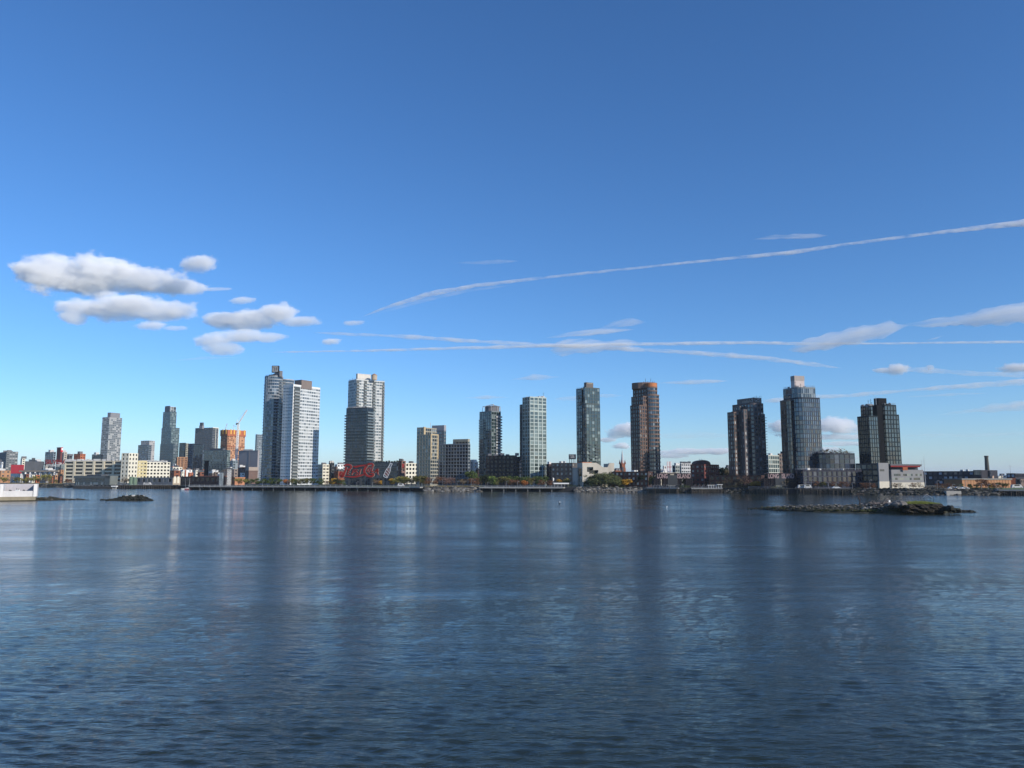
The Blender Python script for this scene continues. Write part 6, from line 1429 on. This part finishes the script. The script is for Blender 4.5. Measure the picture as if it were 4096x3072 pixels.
ORD = ['first','second','third','fourth','fifth','sixth','seventh','eighth','ninth','tenth','eleventh','twelfth','thirteenth','fourteenth','fifteenth','sixteenth','seventeenth','eighteenth','nineteenth','twentieth']
def row(where, group, items, d=12, **kw):
    for i, it in enumerate(items):
        kind, px, top = it[:3]; dd = it[3] if len(it) > 3 else d
        place(kind, px, top, dd, f"{kind} tree, {ORD[i]} from left {where}", group, idx=i, **kw)
row('in the row below the round-fronted and bright white towers', 'trees along the long promenade', [('yellow-green',955,1917),('yellow-green',985,1919),('green',1004,1921),('green',1030,1918),('green',1055,1920),('green',1083,1917),('green',1112,1920),('orange',1144,1921),('olive',1172,1919),('green',1186,1924),('olive',1204,1920),('olive',1228,1917),('green',1252,1918),('green',1281,1919),('pinkish bare',1308,1926),('golden',1331,1918),('dark green',1354,1920),('green',1372,1924)], 13)
row('under the red script letters', 'trees behind the script sign', [('tan bare',1502,1922),('pinkish bare',1514,1923),('golden',1524,1926)], 40)
row('between the bottle sign and the shaded wing', 'autumn trees by the dry meadow', [('golden',1568,1919),('yellow-green',1590,1913),('yellow-green',1611,1910),('yellow-green',1628,1914),('tan bare',1646,1916),('olive',1664,1909),('olive',1682,1909),('olive',1694,1922),('rust-brown',1712,1913),('rust-brown',1749,1911),('pinkish bare',1786,1914),('pinkish bare',1804,1914),('tan bare',1853,1921)], 16)
row('between the shaded wing and the faceted tower', 'trees by the faceted tower', [('green',1889,1890,45),('rust-brown',1884,1917,30),('rust-brown',1902,1916,24),('dark green',1925,1908,50),('dark green',1942,1904,52)], 30)
row('in the row below the white grid tower', 'trees along the short promenade', [('bright green',1972,1911),('olive',1996,1914),('green',2008,1910,26),('olive',2022,1913),('green',2038,1909,26),('rust-brown',2046,1922,10),('green',2062,1911,24),('rust-brown',2070,1924,10),('green',2086,1913,22),('orange',2096,1926,9),('green',2108,1912,24),('olive',2127,1916),('green',2140,1911,24),('green',2156,1911),('rust-brown',2166,1923,9),('green',2180,1911,22),('rust-brown',2199,1925,9)], 15)
row('by the white-roofed pavilion left of the willows', 'small trees by the pavilion', [('golden',2236,1922,40),('yellow-green',2266,1919,40),('rust-brown',2321,1905,22)], 30)
for i, (px, top, d, wm) in enumerate(((2351,1902,17,1.0),(2374,1897,20,1.05),(2392,1899,13,1.0),(2418,1896,20,1.05),(2444,1899,13,1.0),(2462,1906,18,.9))):
    place('willow green', px, top, d, f"rounded willow, {ORD[i]} from the left in the clump before the library", 'willow clump on the grassy point', idx=i, name='willow', wmul=wm)
place('golden', 2499, 1922, 20, 'low spreading orange-yellow tree right of the willow clump', 'autumn trees near the gantries', idx=1, wmul=1.9)
row('in the dark clump left of the first gantry', 'dark trees by the brown tower', [('dark green',2556,1908),('dark green',2576,1903),('dark green',2596,1904),('dark green',2610,1912),('dark green',2738,1917),('dark green',2752,1921)], 28)
row('between the pergola and the second gantry', 'bare and autumn bushes', [('tan bare',2886,1921),('tan bare',2906,1916),('tan bare',2925,1921),('tan bare',2958,1915),('pinkish bare',2984,1908),('pinkish bare',3053,1915),('green',3082,1917),('bright green',3097,1916),('tan bare',3153,1917)], 14)
place('golden', 3025, 1930, 9, 'vivid yellow bushy shrub above the old ragged pier', 'bare and autumn bushes', idx=0, wmul=2.2, name='shrub', cat='shrub')
row('on the roof terrace left of the emblem-capped tower', 'roof terrace trees', [('dark green',2880,1878),('dark green',2893,1882),('tan bare',2902,1888)], 50)
row('below the long podium of the mosaic tower', 'small trees before the podium', [('rust-brown',3266,1929),('olive',3292,1932),('rust-brown',3330,1930),('rust-brown',3363,1930),('rust-brown',3386,1932),('rust-brown',3452,1936),('rust-brown',3466,1935),('rust-brown',3480,1936),('rust-brown',3494,1937)], 12)
row('between the school and the right edge', 'small trees right of the school', [('rust-brown',3579,1937),('tan bare',3600,1936),('rust-brown',3652,1936),('tan bare',3676,1934),('rust-brown',3752,1938),('rust-brown',3772,1939),('rust-brown',3796,1937),('green',3845,1939),('green',3880,1941),('olive',3905,1942),('rust-brown',3926,1921),('rust-brown',3943,1924),('golden',3960,1939),('rust-brown',3972,1936),('olive',3999,1935),('olive',4022,1938)], 18)
row('among the golden scrub at far left', 'golden scrub trees at far left', [('yellow-green',12,1912),('tan bare',46,1908),('olive',66,1912),('yellow-green',84,1916),('yellow-green',112,1912),('yellow-green',132,1908),('yellow-green',150,1914),('tan bare',170,1912),('yellow-green',182,1901),('tan bare',200,1918),('olive',222,1922),('rust-brown',266,1918),('rust-brown',278,1922),('tan bare',496,1912),('tan bare',505,1918)], 22)
# shrubs clinging to dark quay front
def hedge(label, px0, px1, top, d, c1, c2, seed, h0=.4):
    rr = random.Random(seed); mb = MB(); lob = []
    n_ = max(3, int((px1-px0)/6))
    for i in range(n_):
        px = px0+(px1-px0)*(i+.5)/n_; Y = shoreY(px)+d+rr.uniform(-1,1); b = at(px,1940,Y); h = (at(px,top,Y).z-GZ)*rr.uniform(.6,1.05); lob.append(((b.x,Y,GZ+h*.45),(max(.8,(px1-px0)/n_*Y/F*.9),1.2,h*.55)))
    leafcloud(mb, rr, lob, 70*n_, .34); return tag(mb.build('shrubbery', leafm(c1, c2)), label, 'shrubs', kind='stuff')
hedge('tan reed and shrub fringe on the dry meadow', 1700, 1920, 1941, 9, (.16,.12,.05), (.36,.27,.12), 1)
hedge('low dark green shrubs on the left slope of the willow point', 2268, 2345, 1936, 12, (.03,.045,.015), (.11,.12,.05), 2)
hedge('green weeds under the left lettered gantry', 2718, 2760, 1937, 5, (.03,.05,.015), (.09,.11,.04), 3)
hedge('tawny shrubs at the foot of the second gantry', 3085, 3130, 1941, 4, (.08,.09,.03), (.22,.2,.08), 4)
hedge('rust-red low hedge in front of the dark school wing', 3440, 3500, 1938, 11, (.12,.04,.02), (.3,.12,.05), 5)
hedge('brown and rust scrub right of the school', 3690, 3830, 1940, 14, (.07,.05,.03), (.22,.14,.08), 6)
hedge('green scrub in front of the orange warehouse', 3840, 4010, 1945, 14, (.03,.05,.015), (.10,.13,.04), 7)
hedge('low dark hedge behind the long promenade rail', 985, 1380, 1940, 10, (.02,.03,.012), (.07,.08,.03), 8)
hedge('golden scrub at the far left shore', 30, 250, 1930, 12, (.14,.11,.03), (.36,.28,.09), 9)
hedge('dark scrub between the pergola and the ragged pier', 2870, 3010, 1938, 8, (.03,.035,.015), (.10,.09,.05), 10)
# ------------------------------------------------------------------ lamp posts
def lamp(px, top, d, label, group, tall=True, mat=None):
    Y = shoreY(px)+d; b = at(px,1945,Y); zt = at(px,top,Y).z; t = thing('lamp_post', label, 'lamp post', (b.x,Y,GZ), group); m_ = mat or grey
    mb = MB(); mb.tube([(b.x,Y,GZ),(b.x,Y,zt)], [.11,.07], 6); mb.build('pole', m_, t); mb = MB(); mb.tube([(b.x,Y,zt-.1),(b.x+.5,Y,zt+.25),(b.x+1.0,Y,zt+.15)], [.08,.07,.07], 5); mb.box((b.x+1.15,Y,zt+.08),(.7,.3,.16)); mb.build('lamp_head', m_, t)
for grp, where, lst, d in (
  ('lamp posts on the long promenade','on the long promenade',[(1000,1925),(1050,1925),(1104,1925),(1150,1925),(1200,1925),(1248,1925),(1371,1929),(1427,1928),(1489,1930),(1595,1930),(1640,1932)],1),
  ('lamp posts by the dry meadow','behind the dry meadow',[(1770,1918),(1829,1925),(1886,1916),(1949,1930)],14),
  ('lamp posts on the short promenade','on the short promenade',[(2025,1925),(2070,1926),(2132,1928),(2180,1928)],1),
  ('lamp posts on the left gantry pier','on the pier before the left gantry',[(2600,1941),(2613,1941),(2626,1941),(2638,1941),(2651,1941),(2665,1941),(2680,1942),(2695,1942)],-6),
  ('lamp posts on the pergola pier','on the pergola pier',[(2776,1941),(2793,1941),(2810,1941),(2827,1941)],-6),
  ('lamp posts by the podium','before the long podium and the school',[(3222,1920),(3246,1921),(3314,1931),(3409,1930),(3480,1921),(3561,1921),(3594,1937),(3623,1937),(3638,1939),(3682,1939)],2),
  ('lamp posts right of the school','on the shore right of the school',[(3749,1924),(3810,1938),(3836,1941),(3862,1926),(3926,1936),(3952,1938),(3984,1938)],3)):
    for i, (px, top) in enumerate(lst): lamp(px, top, d, f"pale lamp post, {ORD[i]} from the left {where}", grp)
# flagpole
Y = shoreY(2212)+18; b = at(2212,1940,Y); zt = at(2212,1908,Y).z; t = thing('flagpole', 'flagpole with a small white flag right of the white grid tower', 'flagpole', (b.x,Y,GZ)); mb = MB(); mb.tube([(b.x,Y,GZ),(b.x,Y,zt)], [.12,.06], 6); mb.build('pole', metal, t); mb = MB(); mb.add([(b.x,Y,zt-.3),(b.x+.9,Y+.3,zt-1.2),(b.x+.6,Y+.1,zt-3.0),(b.x,Y,zt-2.4)], [(0,1,2,3)]); mb.add([(b.x,Y+.05,zt-.3),(b.x+.9,Y+.35,zt-1.2),(b.x+.6,Y+.15,zt-3.0),(b.x,Y+.05,zt-2.4)], [(3,2,1,0)]); mb.build('flag', white, t)
# vehicles
def car(label, px, d, mat, L_=4.6, van=False):
    Y = shoreY(px)+d; c = at(px,1940,Y); t = thing('van' if van else 'parked_car', label, 'van' if van else 'car', (c.x,Y,GZ)); h = 2.3 if van else 1.45
    pr = [(-.5,.35),(-.5,.8),(-.42,h/1.0*.62 if not van else h),(-.25,h),(.18 if not van else .30,h),(.34 if not van else .42,.9 if not van else 1.2),(.5,.78),(.5,.35)]
    mb = MB(); n_ = len(pr); mb.add([(c.x+x*L_,Y-.9,GZ+z) for x, z in pr]+[(c.x+x*L_,Y+.9,GZ+z) for x, z in pr], [tuple(range(n_-1,-1,-1)), tuple(range(n_,2*n_))]+[(i,(i+1)%n_,n_+(i+1)%n_,n_+i) for i in range(n_)]); mb.build('body', mat, t)
    mb = MB(); mb.add([(c.x-.3*L_,Y-.93,GZ+h*.62),(c.x+.26*L_,Y-.93,GZ+h*.62),(c.x+.16*L_,Y-.93,GZ+h*.93),(c.x-.25*L_,Y-.93,GZ+h*.93)], [(0,1,2,3)]); mb.build('window', g_black, t)
    for x in (-.32,.32):
        mb = MB(); mb.tube([(c.x+x*L_,Y-.95,GZ+.34),(c.x+x*L_,Y-.7,GZ+.34)], [.34,.34], 10); mb.build('wheel', black, t)
car('white van parked below the mosaic glass tower, left one of two', 3206, 6, lconc, 4.8, True); car('white van parked below the mosaic glass tower, right one of two', 3230, 6, lconc, 4.8, True)
car('white car parked below the podium right of the vans', 3343, 6, white); car('white car parked in front of the scrub right of the school, left one', 3806, 9, white); car('white car parked in front of the scrub right of the school, middle one', 3832, 9, white); car('white car parked in front of the scrub right of the school, right one', 3858, 9, white)
car('white van parked on the quay beside the large autumn tree right of the bottle sign', 1604, 5, lconc, 4.8, True); car('white truck parked behind the lawn at the right edge', 4066, 62, lconc, 7, True)
car('grey van parked before the grey waterfront warehouse', 590, 8, lconc, 7, True)
# small sheds and houses of the far-left jumble
JR = random.Random(77)
JUMB = [(98,116,1896,960),(122,140,1899,950),(128,142,1884,1120),(140,160,1900,960),(176,198,1901,930),(196,214,1904,900),(212,232,1900,930),(232,250,1906,900),(176,190,1862,1150),(64,80,1880,1130),
 (683,700,1866,1150),(700,716,1874,1120),(716,735,1886,1000),(728,744,1880,1060),(744,760,1873,1120),(752,772,1890,960),(766,782,1874,1100),(806,820,1878,1080),(835,856,1893,940),(856,872,1888,960),(870,892,1896,920),(884,900,1880,1080),(926,944,1868,1100),(640,652,1840,1400),(650,664,1850,1350),(690,702,1856,1300),(1336,1350,1866,880),(1366,1386,1876,820),
 (2188,2200,1872,900),(2462,2480,1890,800),(2640,2654,1876,900),(2690,2704,1884,800),(3988,4004,1906,820),(4012,4030,1900,900),(4030,4060,1912,640),(4060,4100,1916,600),(3996,4020,1914,620)]
JM = [white, cream, lconc, conc, brick, tanb, brown, grey, rust]
JN = ['white','cream','pale grey','tan concrete','dark brick','orange-brown','brown','grey','rust-red']
for i, (l, r, top, Y) in enumerate(JUMB):
    k = JR.randrange(9); reg = 'behind the golden scrub at far left' if l < 300 else 'right of the cream factory' if l < 1000 else 'beside the big red sign' if l < 1500 else 'behind the concrete library' if l < 2500 else 'behind the left lettered gantry' if l < 3000 else 'right of the tall chimney'
    mates = [q for q in JUMB if (q[0] < 300) == (l < 300) and (300 <= q[0] < 1000) == (300 <= l < 1000) and (1000 <= q[0] < 1500) == (1000 <= l < 1500) and (1500 <= q[0] < 2500) == (1500 <= l < 2500) and (2500 <= q[0] < 3000) == (2500 <= l < 3000)]
    od = ORD[sorted(q[0]*10000+q[3] for q in mates).index(l*10000+Y)]
    bld('shed', f"{JN[k]} shed, {od} from the left {reg}", 'building', l, l+(r-l)*JR.uniform(.25,.8), r, top, Y, JM[k], g_dark, phi=JR.uniform(35,64), group='low sheds and houses '+reg, fh=4, bay=4.5, sp=.6, pier=.55, rec=.25)

for k, pr_ in PR.items():
    for j, o in enumerate(pr_):
        if (k, j) not in _used:
            for ch in list(o.children): bpy.data.objects.remove(ch)
            bpy.data.objects.remove(o)
# ------------------------------------------------------------------ the thin autumn haze over the river and the city
mb = MB(); mb.box((0, 10000, 95), (62000, 34000, 220))
hz = mb.build('haze', (lambda m: m)(bpy.data.materials.new('haze'))); tag(hz, 'thin pale haze over the whole river and city', 'haze', kind='stuff')
m = hz.data.materials[0]; m.use_nodes = True; n_ = m.node_tree; n_.nodes.clear(); ou = n_.nodes.new('ShaderNodeOutputMaterial'); pv = n_.nodes.new('ShaderNodeVolumePrincipled')
pv.inputs['Color'].default_value = (.80,.90,1,1); pv.inputs['Density'].default_value = 4.5e-5; n_.links.new(pv.outputs[0], ou.inputs['Volume'])
